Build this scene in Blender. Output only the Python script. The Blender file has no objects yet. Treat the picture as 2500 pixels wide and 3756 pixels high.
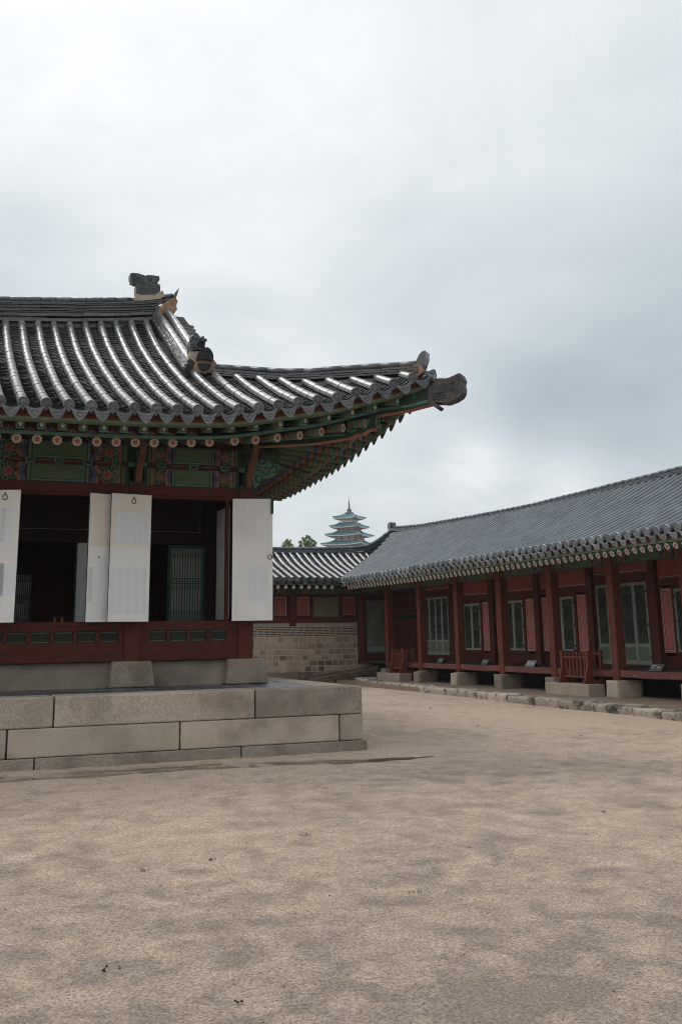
import bpy, bmesh, math, random
import numpy as np
from mathutils import Vector, noise as mnoise

rnd = random.Random(7)
S = bpy.context.scene
COL = S.collection
R = math.radians
sq2 = math.sqrt(2)

# ------------------------------------------------------------------ camera
az, pitch, roll = R(22.038), R(13.0103), R(-0.91186)
F = Vector((math.sin(az)*math.cos(pitch), math.cos(az)*math.cos(pitch), math.sin(pitch)))
RT = Vector((math.cos(az), -math.sin(az), 0)); UP = RT.cross(F)
c, s = math.cos(roll), math.sin(roll)
RT, UP = c*RT + s*UP, -s*RT + c*UP
cam = bpy.data.cameras.new('camera'); camo = bpy.data.objects.new('camera', cam); COL.objects.link(camo)
from mathutils import Matrix
camo.matrix_world = Matrix(((RT.x, UP.x, -F.x, 0), (RT.y, UP.y, -F.y, 0), (RT.z, UP.z, -F.z, 1.6), (0, 0, 0, 1)))
cam.sensor_width = 36; cam.lens = 35.37; cam.shift_x = 0; cam.shift_y = -0.10448
cam.clip_start = 0.1; cam.clip_end = 6000
S.camera = camo

# ------------------------------------------------------------------ sky, sun, exposure
SUN_EL, SUN_AZ = R(50), R(-22)            # azimuth measured from +Y towards +X
W = bpy.data.worlds.new('World'); S.world = W; W.use_nodes = True
nt = W.node_tree; nt.nodes.clear(); N = nt.nodes.new; LK = nt.links.new
out = N('ShaderNodeOutputWorld'); addn = N('ShaderNodeMixShader'); addn.inputs[0].default_value = .90; LK(addn.outputs[0], out.inputs[0])   # cloud deck over the clear sky
sky = N('ShaderNodeTexSky'); sky.sky_type = 'NISHITA'; sky.sun_disc = False
sky.sun_elevation = SUN_EL; sky.sun_rotation = SUN_AZ
bg1 = N('ShaderNodeBackground'); bg1.inputs[1].default_value = 0.05; LK(sky.outputs[0], bg1.inputs[0]); LK(bg1.outputs[0], addn.inputs[1])
bg2 = N('ShaderNodeBackground'); LK(bg2.outputs[0], addn.inputs[2])
tc = N('ShaderNodeTexCoord')
def mth(op, a, b=None, c=None, clamp=False):
    n = N('ShaderNodeMath'); n.operation = op; n.use_clamp = clamp
    for i, v in enumerate((a, b, c)):
        if v is None: continue
        if isinstance(v, (int, float)): n.inputs[i].default_value = v
        else: LK(v, n.inputs[i])
    return n.outputs[0]
sep = N('ShaderNodeSeparateXYZ'); LK(tc.outputs['Generated'], sep.inputs[0])
# cloud layer: direction projected on a flat layer overhead, stretched and broken by noise
hz = mth('ADD', mth('MAXIMUM', sep.outputs[2], 0.0), 0.22)
cmb = N('ShaderNodeCombineXYZ'); LK(mth('DIVIDE', sep.outputs[0], hz), cmb.inputs[0]); LK(mth('DIVIDE', sep.outputs[1], hz), cmb.inputs[1])
def nz(scale, detail, rough, dist, off):
    mp = N('ShaderNodeMapping'); mp.inputs['Location'].default_value = off; LK(cmb.outputs[0], mp.inputs[0])
    n = N('ShaderNodeTexNoise'); n.inputs['Scale'].default_value = scale; n.inputs['Detail'].default_value = detail
    n.inputs['Roughness'].default_value = rough; n.inputs['Distortion'].default_value = dist; LK(mp.outputs[0], n.inputs[0]); return n.outputs[0]
n1 = nz(0.9, 5, 0.52, 0.3, (3.1, 1.7, 0)); n2 = nz(2.3, 8, 0.60, 0.6, (0.3, 4.2, 0)); n3 = nz(1.25, 6, 0.55, 0.35, (7.3, 2.2, 0))
bright = mth('ADD', 0.66, mth('MULTIPLY', mth('SUBTRACT', n1, 0.5), 0.50))
bright = mth('ADD', bright, mth('MULTIPLY', mth('SUBTRACT', n2, 0.5), 0.30))
def blob(px, py, width, amp):
    # a bank of brighter or darker cloud lying in one direction of the sky dome
    global bright
    d = (F + RT*((px-1250)/3690.3) - UP*((py-1485.6)/3690.3)).normalized()
    dn = N('ShaderNodeVectorMath'); dn.operation = 'DOT_PRODUCT'; LK(tc.outputs['Generated'], dn.inputs[0]); dn.inputs[1].default_value = d
    k = 1/(width*width/3690.3**2)
    g = mth('EXPONENT', mth('MULTIPLY', mth('SUBTRACT', dn.outputs['Value'], 1.0), 2*k))
    g = mth('MULTIPLY', g, mth('ADD', -0.35, mth('ADD', mth('MULTIPLY', n2, 1.2), mth('MULTIPLY', n3, 1.5))))
    bright = mth('ADD', bright, mth('MULTIPLY', g, amp))
SKYBLOBS = [(50, -150, 800, .27), (900, 450, 800, .13), (2500, 1150, 560, -.15), (1950, 1560, 300, -.25), (2400, 1480, 240, -.10), (1500, 1250, 260, -.05), (1740, 1725, 150, .42), (2040, 1765, 180, .32), (1450, 1800, 150, .10), (0, 950, 260, -.12)]
for b in SKYBLOBS: blob(*b)
# brightness added in the unseen left sky to light side faces; dimmed behind camera
bright = mth('ADD', bright, mth('MULTIPLY', mth('MAXIMUM', mth('SUBTRACT', mth('MULTIPLY', sep.outputs[0], -1.0), 0.25), 0.0), 0.75))
bright = mth('SUBTRACT', bright, mth('MULTIPLY', mth('MAXIMUM', mth('MULTIPLY', sep.outputs[1], -1.0), 0.0), 0.03))
ramp = N('ShaderNodeValToRGB'); LK(bright, ramp.inputs[0])
e = ramp.color_ramp.elements
e[0].position = 0.30; e[0].color = (0.30, 0.37, 0.42, 1)
e[1].position = 1.0; e[1].color = (0.97, 0.98, 0.985, 1)
for p, cc in ((0.4, (0.40, 0.467, 0.515, 1)), (0.5, (0.50, 0.56, 0.60, 1)), (0.6, (0.60, 0.653, 0.685, 1)), (0.7, (0.70, 0.742, 0.762, 1)), (0.8, (0.80, 0.83, 0.845, 1))):
    x = e.new(p); x.color = cc
LK(ramp.outputs[0], bg2.inputs[0])
# an overcast sky is brightest overhead
zen = N('ShaderNodeMapRange'); zen.interpolation_type = 'SMOOTHSTEP'; zen.inputs[1].default_value = 0.60; zen.inputs[2].default_value = 0.92; zen.inputs[3].default_value = 1.12; zen.inputs[4].default_value = 1.6
LK(sep.outputs[2], zen.inputs[0]); LK(zen.outputs[0], bg2.inputs[1])
sun = bpy.data.lights.new('sun', 'SUN'); sun.energy = 0.9; sun.angle = R(25); sun.color = (1, 0.96, 0.9)
suno = bpy.data.objects.new('sun', sun); COL.objects.link(suno)
sd = Vector((math.sin(SUN_AZ)*math.cos(SUN_EL), math.cos(SUN_AZ)*math.cos(SUN_EL), math.sin(SUN_EL)))
suno.rotation_euler = sd.to_track_quat('Z', 'Y').to_euler(); suno.location = (0, 0, 60)
S.view_settings.view_transform = 'Standard'; S.view_settings.look = 'None'; S.view_settings.exposure = 0.14; S.view_settings.gamma = 1
S.render.engine = 'CYCLES'
S.cycles.use_denoising = True; S.cycles.filter_width = 1.05
S.cycles.max_bounces = 6; S.cycles.diffuse_bounces = 4; S.cycles.glossy_bounces = 3; S.cycles.caustics_reflective = False; S.cycles.caustics_refractive = False

# ------------------------------------------------------------------ materials
def mat(name, col, rough=0.8, col2=None, scale=3.0, lo=0.35, hi=0.65, spec=0.5, bump=0.0, bscale=40.0, tint=0.0, stretch=None,
        grain=0.0, gscale=120.0, col3=None, scale3=1.0, lo3=0.5, hi3=0.7, rvar=0.0, coat=0.0, island=0.0, metal=0.0, bdist=0.01, coatior=1.5):
    m = bpy.data.materials.new(name); m.use_nodes = True
    t = m.node_tree; t.nodes.clear(); n = t.nodes.new; l = t.links.new
    o = n('ShaderNodeOutputMaterial'); b = n('ShaderNodeBsdfPrincipled'); l(b.outputs[0], o.inputs[0])
    b.inputs['Roughness'].default_value = rough; b.inputs['Specular IOR Level'].default_value = spec; b.inputs['Metallic'].default_value = metal
    b.inputs['Coat Weight'].default_value = coat; b.inputs['Coat Roughness'].default_value = 0.28; b.inputs['Coat IOR'].default_value = coatior
    g = n('ShaderNodeNewGeometry'); pos = g.outputs['Position']
    if stretch:
        mp = n('ShaderNodeMapping'); mp.inputs['Scale'].default_value = stretch; l(pos, mp.inputs[0]); pos = mp.outputs[0]
    def noise(sc, det=6, ro=0.6, src=None):
        x = n('ShaderNodeTexNoise'); x.inputs['Scale'].default_value = sc; x.inputs['Detail'].default_value = det; x.inputs['Roughness'].default_value = ro
        l(src or pos, x.inputs[0]); return x.outputs[0]
    def rmp(v, a, c_):
        x = n('ShaderNodeMapRange'); x.inputs[1].default_value = a; x.inputs[2].default_value = c_; x.clamp = True; l(v, x.inputs[0]); return x.outputs[0]
    def mix(f, a, c_, mode='MIX'):
        x = n('ShaderNodeMix'); x.data_type = 'RGBA'; x.blend_type = mode
        for sk, v in ((0, f), (6, a), (7, c_)):
            if isinstance(v, (tuple, list)): x.inputs[sk].default_value = (*v[:3], 1)
            elif isinstance(v, (int, float)): x.inputs[sk].default_value = v
            else: l(v, x.inputs[sk])
        return x.outputs[2]
    cur = tuple(col); f1 = None
    if col2 is not None:
        f1 = rmp(noise(scale), lo, hi); cur = mix(f1, col, col2)
    if col3 is not None: cur = mix(rmp(noise(scale3, 5, 0.65), lo3, hi3), cur, col3)
    if grain: cur = mix(grain, cur, mix(rmp(noise(gscale, 2, 0.7, g.outputs['Position']), 0.3, 0.7), (0.05, 0.05, 0.05), (1, 1, 1)), 'OVERLAY')
    def scl(v, fac):
        x = n('ShaderNodeMapRange'); x.inputs[3].default_value = 1-fac; x.inputs[4].default_value = 1+fac; l(v, x.inputs[0])
        cm = n('ShaderNodeCombineColor')
        for i in range(3): l(x.outputs[0], cm.inputs[i])
        return mix(1.0, cur, cm.outputs[0], 'MULTIPLY')
    if tint:
        a = n('ShaderNodeAttribute'); a.attribute_name = 'tint'; cur = scl(a.outputs['Fac'], tint)
    if island: cur = scl(g.outputs['Random Per Island'], island)
    if isinstance(cur, tuple): b.inputs['Base Color'].default_value = (*cur, 1)
    else: l(cur, b.inputs['Base Color'])
    if rvar:
        x = n('ShaderNodeMapRange'); x.inputs[1].default_value = 0.35; x.inputs[2].default_value = 0.65; x.inputs[3].default_value = rough-rvar; x.inputs[4].default_value = rough+rvar
        l(noise(scale*2.3), x.inputs[0]); l(x.outputs[0], b.inputs['Roughness'])
    if bump:
        bp = n('ShaderNodeBump'); bp.inputs['Strength'].default_value = bump; bp.inputs['Distance'].default_value = bdist
        l(noise(bscale, 5, 0.65), bp.inputs['Height']); l(bp.outputs[0], b.inputs['Normal'])
    return m
M = {}
M['red'] = mat('red_wood', (0.115, 0.027, 0.018), 0.65, (0.075, 0.019, 0.013), 4, stretch=(1, 1, 6), grain=.25, gscale=60, bump=.3, bscale=30, spec=.22)
M['redh'] = mat('red_wood_rail', (0.105, 0.023, 0.015), 0.65, (0.062, 0.014, 0.010), 4, stretch=(1, 1, 7), grain=.3, gscale=60, bump=.35, bscale=24, spec=.22, col3=(0.018, 0.009, 0.008), scale3=3.5, lo3=.60, hi3=.68)
M['redlit'] = mat('red_wood_lit', (0.180, 0.047, 0.029), 0.6, (0.115, 0.031, 0.020), 5, stretch=(6, 6, 1), grain=.25, gscale=60, col3=(0.26, 0.13, 0.08), scale3=5, lo3=.63, hi3=.78, spec=.25)  # lighter copy of the red wood, daylight put into its colour
M['darkred'] = mat('dark_red_wood', (0.105, 0.028, 0.020), 0.7, (0.07, 0.02, 0.015), 3, spec=.2)
M['panelred'] = mat('red_plaster_panel', (0.32, 0.082, 0.060), 0.8, (0.255, 0.065, 0.049), 6, grain=.1)
M['pink'] = mat('pink_plaster_panel', (0.50, 0.175, 0.16), 0.85, (0.44, 0.145, 0.13), 5, grain=.1)
M['worn'] = mat('worn_floor_beam', (0.20, 0.06, 0.045), 0.7, (0.13, 0.036, 0.03), 5, stretch=(6, 1, 6), grain=.3, gscale=50, col3=(0.36, 0.22, 0.15), scale3=4, lo3=.58, hi3=.72)
M['paper'] = mat('door_paper', (0.88, 0.865, 0.835), 0.85, (0.82, 0.80, 0.765), 2.5, grain=.05, gscale=90, spec=.2)
M['paper2'] = mat('door_paper_patch', (0.79, 0.81, 0.83), 0.85, spec=.2)
M['paper3'] = mat('door_paper_cream', (0.84, 0.78, 0.695), 0.85, (0.79, 0.72, 0.63), 3, spec=.2)
M['paper4'] = mat('door_paper_grey', (0.70, 0.71, 0.72), 0.85, spec=.2)
M['iron'] = mat('black_iron', (0.02, 0.02, 0.02), 0.5)
M['granite'] = mat('granite', (0.47, 0.395, 0.322), 0.85, (0.385, 0.318, 0.255), 1.6, grain=.5, gscale=85, bump=.5, bscale=60, tint=.20, spec=.3, col3=(0.265, 0.218, 0.178), scale3=1.1, lo3=.50, hi3=.68)
M['granited'] = mat('damp_granite', (0.33, 0.275, 0.225), 0.8, (0.235, 0.195, 0.158), 1.8, grain=.6, gscale=90, bump=.5, bscale=90, tint=.12, spec=.3, col3=(0.165, 0.135, 0.108), scale3=1.2, lo3=.47, hi3=.66)
M['granitek'] = mat('mossy_kerb_granite', (0.46, 0.395, 0.335), 0.9, (0.30, 0.255, 0.21), 2.6, grain=.65, gscale=60, bump=1.0, bscale=22, tint=.22, spec=.2, col3=(0.065, 0.065, 0.05), scale3=2.6, lo3=.52, hi3=.63, bdist=.03)
M['mortar'] = mat('lime_mortar', (0.58, 0.475, 0.385), 0.9, (0.49, 0.40, 0.32), 3, grain=.3, spec=.2)
M['brick'] = mat('grey_brick', (0.105, 0.085, 0.072), 0.85, (0.06, 0.054, 0.05), 7, lo=.4, hi=.6, tint=.4, grain=.3, spec=.2)
M['block'] = mat('wall_stone', (0.39, 0.295, 0.225), 0.9, (0.44, 0.345, 0.27), 3, tint=.25, grain=.4, gscale=70, bump=.7, bscale=45, spec=.2)
M['blockr'] = mat('rusty_wall_stone', (0.315, 0.205, 0.155), 0.9, (0.33, 0.235, 0.185), 4, tint=.25, grain=.4, gscale=70, bump=.7, bscale=45, spec=.2)
M['blockd'] = mat('sooty_wall_stone', (0.13, 0.085, 0.065), 0.9, (0.2, 0.15, 0.12), 5, tint=.3, grain=.4, bump=.7, bscale=45, spec=.2)
M['grayplaster'] = mat('grey_plaster', (0.40, 0.375, 0.35), 0.9, (0.34, 0.31, 0.285), 3, grain=.15, spec=.2)
M['tilew'] = mat('wet_round_tile', (0.080, 0.084, 0.089), 0.36, (0.12, 0.122, 0.126), 6, tint=.35, spec=.9, rvar=.07, coat=.8, coatior=1.75, bump=.08, bscale=12, col3=(0.025, 0.025, 0.025), scale3=9, lo3=.62, hi3=.7)
M['tilew3'] = mat('wet_smooth_tile', (0.080, 0.084, 0.089), 0.32, (0.11, 0.113, 0.116), 3, tint=.2, spec=.9, rvar=.04, coat=1.0, coatior=1.8)
M['tileblack'] = mat('black_end_tile', (0.022, 0.022, 0.023), 0.6, (0.014, 0.014, 0.014), 12, spec=.3)
M['tilep'] = mat('wet_pan_tile', (0.026, 0.026, 0.026), 0.55, (0.042, 0.041, 0.038), 9, tint=.5, spec=.3, rvar=.16, bump=.3, bscale=30)
M['tiled'] = mat('dark_ridge_tile', (0.042, 0.044, 0.047), 0.36, (0.075, 0.076, 0.078), 5, tint=.4, spec=.6, rvar=.12, bump=.3, bscale=30, coat=.3)
M['tilec'] = mat('eave_end_tile', (0.20, 0.21, 0.22), 0.5, (0.12, 0.125, 0.132), 14, tint=.25, spec=.5, bump=1.0, bscale=55, bdist=.02)
M['tileg'] = mat('grey_blue_tile', (0.074, 0.090, 0.110), 0.36, (0.052, 0.063, 0.078), 2.5, tint=.28, spec=.65, rvar=.06, col3=(0.14, 0.122, 0.10), scale3=3, lo3=.70, hi3=.80, coat=.15)
M['tilegp'] = mat('grey_pan_tile', (0.020, 0.021, 0.023), 0.65, (0.012, 0.013, 0.014), 7, tint=.4, spec=.2)
M['tilegc'] = mat('grey_eave_end_tile', (0.36, 0.385, 0.41), 0.45, (0.22, 0.24, 0.26), 22, lo=.42, hi=.58, tint=.35, spec=.4, bump=.8, bscale=60, bdist=.02)
M['plaster'] = mat('tan_roof_plaster', (0.42, 0.275, 0.175), 0.9, (0.26, 0.15, 0.09), 7, grain=.3, bump=.8, bscale=30, spec=.2)
M['plasterw'] = mat('pale_roof_plaster', (0.50, 0.42, 0.33), 0.9, (0.36, 0.29, 0.22), 8, grain=.3, bump=.8, bscale=30, spec=.2)
M['deck'] = mat('roof_boarding', (0.055, 0.030, 0.022), 0.85, (0.03, 0.03, 0.02), 3)
M['beast'] = mat('glazed_grey_clay', (0.075, 0.085, 0.085), 0.42, (0.045, 0.05, 0.052), 9, spec=.55, bump=.4, bscale=42, bdist=.02, rvar=.12)
M['dragon'] = mat('grey_brown_clay', (0.095, 0.09, 0.085), 0.6, (0.055, 0.05, 0.045), 9, bump=.5, bscale=45, bdist=.02, spec=.3)
# painted woodwork
M['g0'] = mat('paint_dark_green', (0.046, 0.072, 0.050), 0.75, (0.032, 0.052, 0.037), 5, grain=.2, spec=.3)
M['g1'] = mat('paint_leaf_green', (0.115, 0.170, 0.092), 0.75, (0.082, 0.128, 0.07), 4, stretch=(1, 1, 5), grain=.25, spec=.3)
M['g2'] = mat('paint_jade', (0.130, 0.265, 0.200), 0.75, (0.085, 0.19, 0.145), 9, spec=.3, grain=.3)
M['g3'] = mat('paint_pale_green', (0.23, 0.28, 0.185), 0.8, (0.16, 0.20, 0.13), 7, spec=.3)
M['or'] = mat('paint_orange', (0.36, 0.155, 0.10), 0.8, (0.25, 0.10, 0.065), 12, spec=.3, grain=.35)
M['or3'] = mat('paint_peach', (0.42, 0.195, 0.125), 0.8, (0.33, 0.14, 0.09), 9, spec=.3, grain=.3)
M['or2'] = mat('paint_worn_orange', (0.20, 0.088, 0.058), 0.85, (0.13, 0.055, 0.04), 14, spec=.2, grain=.4)
M['bl'] = mat('paint_blue', (0.075, 0.108, 0.215), 0.8, (0.05, 0.075, 0.155), 12, spec=.3, grain=.3)
M['br'] = mat('paint_brown_red', (0.085, 0.028, 0.018), 0.8, (0.06, 0.02, 0.014), 9, spec=.3)
M['dk'] = mat('paint_black', (0.012, 0.010, 0.009), 0.8)
M['wh'] = mat('paint_white', (0.62, 0.56, 0.50), 0.8, spec=.3)
M['pk'] = mat('paint_pink', (0.70, 0.38, 0.30), 0.8, spec=.3)
M['rd'] = mat('paint_red', (0.27, 0.035, 0.02), 0.8, spec=.3)
M['rd_dim'] = mat('paint_dull_red', (0.155, 0.028, 0.018), 0.8, (0.11, 0.022, 0.015), 5, spec=.3)
M['oc'] = mat('paint_ochre', (0.42, 0.17, 0.03), 0.8, spec=.3)
M['doorg'] = mat('grey_green_door', (0.31, 0.365, 0.30), 0.75, (0.25, 0.305, 0.25), 5, grain=.2, spec=.3, col3=(0.34, 0.35, 0.24), scale3=4, lo3=.6, hi3=.75)
M['lattg'] = mat('lattice_wood', (0.115, 0.14, 0.105), 0.8, spec=.3)
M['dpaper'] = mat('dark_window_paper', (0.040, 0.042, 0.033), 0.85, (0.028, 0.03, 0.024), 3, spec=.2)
M['dgreen'] = mat('green_door_frame', (0.022, 0.085, 0.045), 0.7, (0.016, 0.06, 0.034), 4, spec=.3)
M['dgreen_dim'] = mat('faded_dark_board', (0.030, 0.026, 0.019), 0.75, (0.022, 0.034, 0.024), 5, spec=.3)
M['lpaper'] = mat('lattice_paper', (0.40, 0.41, 0.36), 0.85, (0.33, 0.34, 0.30), 3, spec=.2)
M['opaper'] = mat('olive_window_paper', (0.31, 0.29, 0.215), 0.85, (0.25, 0.24, 0.18), 3, spec=.2)
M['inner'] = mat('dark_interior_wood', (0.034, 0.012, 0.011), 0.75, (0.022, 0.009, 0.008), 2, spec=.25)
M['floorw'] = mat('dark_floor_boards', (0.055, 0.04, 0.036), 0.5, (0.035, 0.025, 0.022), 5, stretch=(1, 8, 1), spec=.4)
M['paving'] = mat('wet_slate_paving', (0.085, 0.098, 0.112), 0.30, (0.052, 0.06, 0.07), 2.5, tint=.4, rvar=.14, spec=.6, bump=.3, bscale=25)
M['soil'] = mat('terrace_soil', (0.27, 0.205, 0.155), 0.95, (0.19, 0.145, 0.11), 1.6, grain=.3, gscale=70, bump=.5, bscale=30, spec=.15)
M['olive_frame'] = mat('olive_wood_frame', (0.20, 0.185, 0.125), 0.8, (0.15, 0.14, 0.095), 5, spec=.3)
M['g3d'] = mat('faded_panel_paint', (0.19, 0.21, 0.155), 0.85, (0.13, 0.17, 0.13), 6, spec=.2)
M['tilew2'] = mat('damp_round_tile', (0.10, 0.107, 0.115), 0.36, (0.065, 0.07, 0.076), 5, tint=.3, spec=.65, rvar=.08, coat=.6, coatior=1.8, bump=.1, bscale=20)
M['pebble'] = mat('pebble', (0.27, 0.215, 0.175), 0.9, (0.16, 0.13, 0.107), 30, tint=.4)
M['timber'] = mat('old_timber', (0.20, 0.145, 0.11), 0.85, (0.08, 0.055, 0.042), 3, stretch=(1.5, 8, 8), grain=.35, gscale=50, bump=.6, bscale=14, spec=.2)
M['sign'] = mat('grey_sign_plate', (0.075, 0.08, 0.085), 0.32, spec=.6)
M['signl'] = mat('pale_grey_sign_plate', (0.27, 0.29, 0.305), 0.30, spec=.6)
M['signw'] = mat('white_sign_print', (0.75, 0.76, 0.76), 0.5)
M['signy'] = mat('cream_sign_label', (0.62, 0.64, 0.46), 0.5)
M['leaf'] = mat('leaf', (0.115, 0.185, 0.06), 0.75, (0.15, 0.21, 0.07), .8, island=.4, spec=.3)
M['leafy'] = mat('yellow_leaf', (0.19, 0.225, 0.065), 0.75, (0.22, 0.24, 0.08), .8, island=.4, spec=.3)
M['bark'] = mat('bark', (0.09, 0.065, 0.05), 0.9)
M['teal'] = mat('teal_glazed_tile', (0.075, 0.22, 0.26), 0.35, (0.10, 0.28, 0.31), .8, spec=.6, coat=.5)
M['ptrim'] = mat('pagoda_trim', (0.55, 0.55, 0.50), 0.8)
M['pbrack'] = mat('pagoda_bracketing', (0.19, 0.23, 0.21), 0.85, (0.30, 0.30, 0.26), 1.5, lo=.45, hi=.55)
M['pwhite'] = mat('pagoda_wall', (0.60, 0.59, 0.55), 0.85)
M['pred'] = mat('pagoda_column', (0.27, 0.075, 0.06), 0.8)
M['pdark'] = mat('pagoda_finial', (0.055, 0.065, 0.065), 0.6)
M['hill'] = mat('wooded_hill', (0.075, 0.105, 0.085), 0.95, (0.05, 0.075, 0.06), .03)
M['debris'] = mat('dark_debris', (0.045, 0.03, 0.022), 0.9)
M['grass'] = mat('grass_blade', (0.055, 0.095, 0.03), 0.8, island=.3)

# ------------------------------------------------------------------ mesh building
class MB:
    def __init__(s): s.v = []; s.f = []; s.m = []; s.sm = []; s.t = []
    def add(s, vs, fs, mi=0, smooth=False, t=None):
        o = len(s.v); s.v.extend(tuple(map(float, p)) for p in vs)
        if t is None: t = rnd.random()
        for f in fs: s.f.append(tuple(i+o for i in f)); s.m.append(mi); s.sm.append(smooth); s.t.append(t)
    def box(s, x0, x1, y0, y1, z0, z1, mi=0, t=None):
        vs = [(x, y, z) for z in (z0, z1) for y in (y0, y1) for x in (x0, x1)]
        s.add(vs, [(0, 2, 3, 1), (4, 5, 7, 6), (0, 1, 5, 4), (2, 6, 7, 3), (0, 4, 6, 2), (1, 3, 7, 5)], mi, False, t)
    def frustum(s, x0, x1, y0, y1, z0, z1, dx, dy, mi=0, t=None):
        vs = [(x0, y0, z0), (x1, y0, z0), (x0, y1, z0), (x1, y1, z0), (x0+dx, y0+dy, z1), (x1-dx, y0+dy, z1), (x0+dx, y1-dy, z1), (x1-dx, y1-dy, z1)]
        s.add(vs, [(0, 2, 3, 1), (4, 5, 7, 6), (0, 1, 5, 4), (2, 6, 7, 3), (0, 4, 6, 2), (1, 3, 7, 5)], mi, False, t)
    def obox(s, p, a, b, c_, mi=0, t=None):
        p, a, b, c_ = Vector(p), Vector(a), Vector(b), Vector(c_)
        if a.cross(b).dot(c_) < 0: c_ = -c_
        vs = [p+i*a+j*b+k*c_ for k in (-1, 1) for j in (-1, 1) for i in (-1, 1)]
        s.add(vs, [(0, 2, 3, 1), (4, 5, 7, 6), (0, 1, 5, 4), (2, 6, 7, 3), (0, 4, 6, 2), (1, 3, 7, 5)], mi, False, t)
    def beam(s, p, q, w, h, mi=0, up=(0, 0, 1), t=None):      # square bar from p to q, up = rough up
        p, q = Vector(p), Vector(q); d = (q-p); l = d.length; d.normalize()
        sd_ = d.cross(Vector(up)).normalized(); u = sd_.cross(d)
        s.obox((p+q)/2, d*l/2, sd_*w/2, u*h/2, mi, t)
    def prism(s, pts, ext, mi=0, t=None, mside=None):         # polygon (3D, planar) extruded by ext
        pts = [Vector(p) for p in pts]; ext = Vector(ext); n = len(pts)
        nrm = Vector((0, 0, 0))
        for i in range(n): nrm += pts[i].cross(pts[(i+1) % n])
        if nrm.dot(ext) > 0: pts = pts[::-1]
        vs = pts + [p+ext for p in pts]
        if t is None: t = rnd.random()
        s.add(vs, [tuple(range(n)), tuple(range(2*n-1, n-1, -1))], mi, False, t)
        s.add(vs, [((i+1) % n, i, n+i, n+(i+1) % n) for i in range(n)], mi if mside is None else mside, False, t)
    def tube(s, path, r, n=10, mi=0, caps=True, t=None, a0=0, a1=2*math.pi, smooth=True, lat=None, mcap=None):
        path = [Vector(p) for p in path]; k = len(path); rr = r if isinstance(r, (list, tuple)) else [r]*k
        full = abs(a1-a0-2*math.pi) < 1e-6; m_ = n if full else n+1; vs = []
        for i, p in enumerate(path):
            d = (path[min(i+1, k-1)]-path[max(i-1, 0)]).normalized()
            L = Vector(lat) if lat is not None else d.cross(Vector((0, 0, 1)))
            if L.length < 1e-4: L = Vector((1, 0, 0))
            L = (L - d*L.dot(d)).normalized(); Nn = L.cross(d)
            if Nn.z < 0 and abs(d.z) < .99: Nn = -Nn
            for j in range(m_):
                a = a0+(a1-a0)*j/n; vs.append(p+L*math.cos(a)*rr[i]+Nn*math.sin(a)*rr[i])
        fs = []
        for i in range(k-1):
            for j in range(n):
                j2 = (j+1) % m_; fs.append((i*m_+j, i*m_+j2, (i+1)*m_+j2, (i+1)*m_+j))
        if t is None: t = rnd.random()
        o = len(s.v); s.add(vs, fs, mi, smooth, t)
        if caps:
            mc = mi if mcap is None else mcap
            s.f += [tuple(o+j for j in range(m_))[::-1], tuple(o+(k-1)*m_+j for j in range(m_))]; s.m += [mc]*2; s.sm += [False]*2; s.t += [t]*2
    def lathe(s, prof, cx, cy, n=12, mi=0, smooth=True, t=None):
        vs = []; fs = []
        for r_, z in prof:
            for j in range(n): vs.append((cx+r_*math.cos(2*math.pi*j/n), cy+r_*math.sin(2*math.pi*j/n), z))
        for i in range(len(prof)-1):
            for j in range(n): fs.append((i*n+j, i*n+(j+1) % n, (i+1)*n+(j+1) % n, (i+1)*n+j))
        s.add(vs, fs, mi, smooth, t)
    def sphere(s, c_, r, mi=0, n=8, sx=1, sy=1, sz=1, t=None):
        vs = []; fs = []
        for i in range(n+1):
            th = math.pi*i/n
            for j in range(2*n):
                a = math.pi*j/n; vs.append((c_[0]+r*sx*math.sin(th)*math.cos(a), c_[1]+r*sy*math.sin(th)*math.sin(a), c_[2]-r*sz*math.cos(th)))
        for i in range(n):
            for j in range(2*n): fs.append((i*2*n+j, i*2*n+(j+1) % (2*n), (i+1)*2*n+(j+1) % (2*n), (i+1)*2*n+j))
        s.add(vs, fs, mi, True, t)

ORG = {}
def tag(o, label=None, cat=None, group=None, kind=None):
    if label: o['label'] = label
    if cat: o['category'] = cat
    if group: o['group'] = group
    if kind: o['kind'] = kind
    return o
def thing(name, loc, label, cat, group=None):
    o = bpy.data.objects.new(name, None); COL.objects.link(o); o.location = loc; o.empty_display_size = .2
    ORG[o.name] = Vector(loc); return tag(o, label, cat, group)
def part(name, mb, mats, parent=None, at=None, bev=0, label=None, seg=1, rz=0, local=False):
    org = ORG[parent.name] if parent else Vector((0, 0, 0))
    off = org if at is None and not local else Vector((0, 0, 0))
    me = bpy.data.meshes.new(name)
    v = np.array(mb.v, dtype=np.float32) - np.array(off, dtype=np.float32)
    me.from_pydata(v.tolist(), [], mb.f)
    for m in (mats if isinstance(mats, (list, tuple)) else [mats]): me.materials.append(M[m])
    me.polygons.foreach_set('material_index', mb.m); me.polygons.foreach_set('use_smooth', mb.sm)
    a = me.attributes.new('tint', 'FLOAT', 'FACE'); a.data.foreach_set('value', mb.t)
    me.update()
    o = bpy.data.objects.new(name, me); COL.objects.link(o)
    if parent: o.parent = parent
    if at is not None: o.location = Vector(at)-org
    o.rotation_euler.z = rz
    ORG[o.name] = Vector(at) if at is not None else org
    if bev:
        b = o.modifiers.new('bevel', 'BEVEL'); b.width = bev; b.segments = seg; b.limit_method = 'ANGLE'; b.angle_limit = R(35)
    if label: o['label'] = label
    return o
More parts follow.
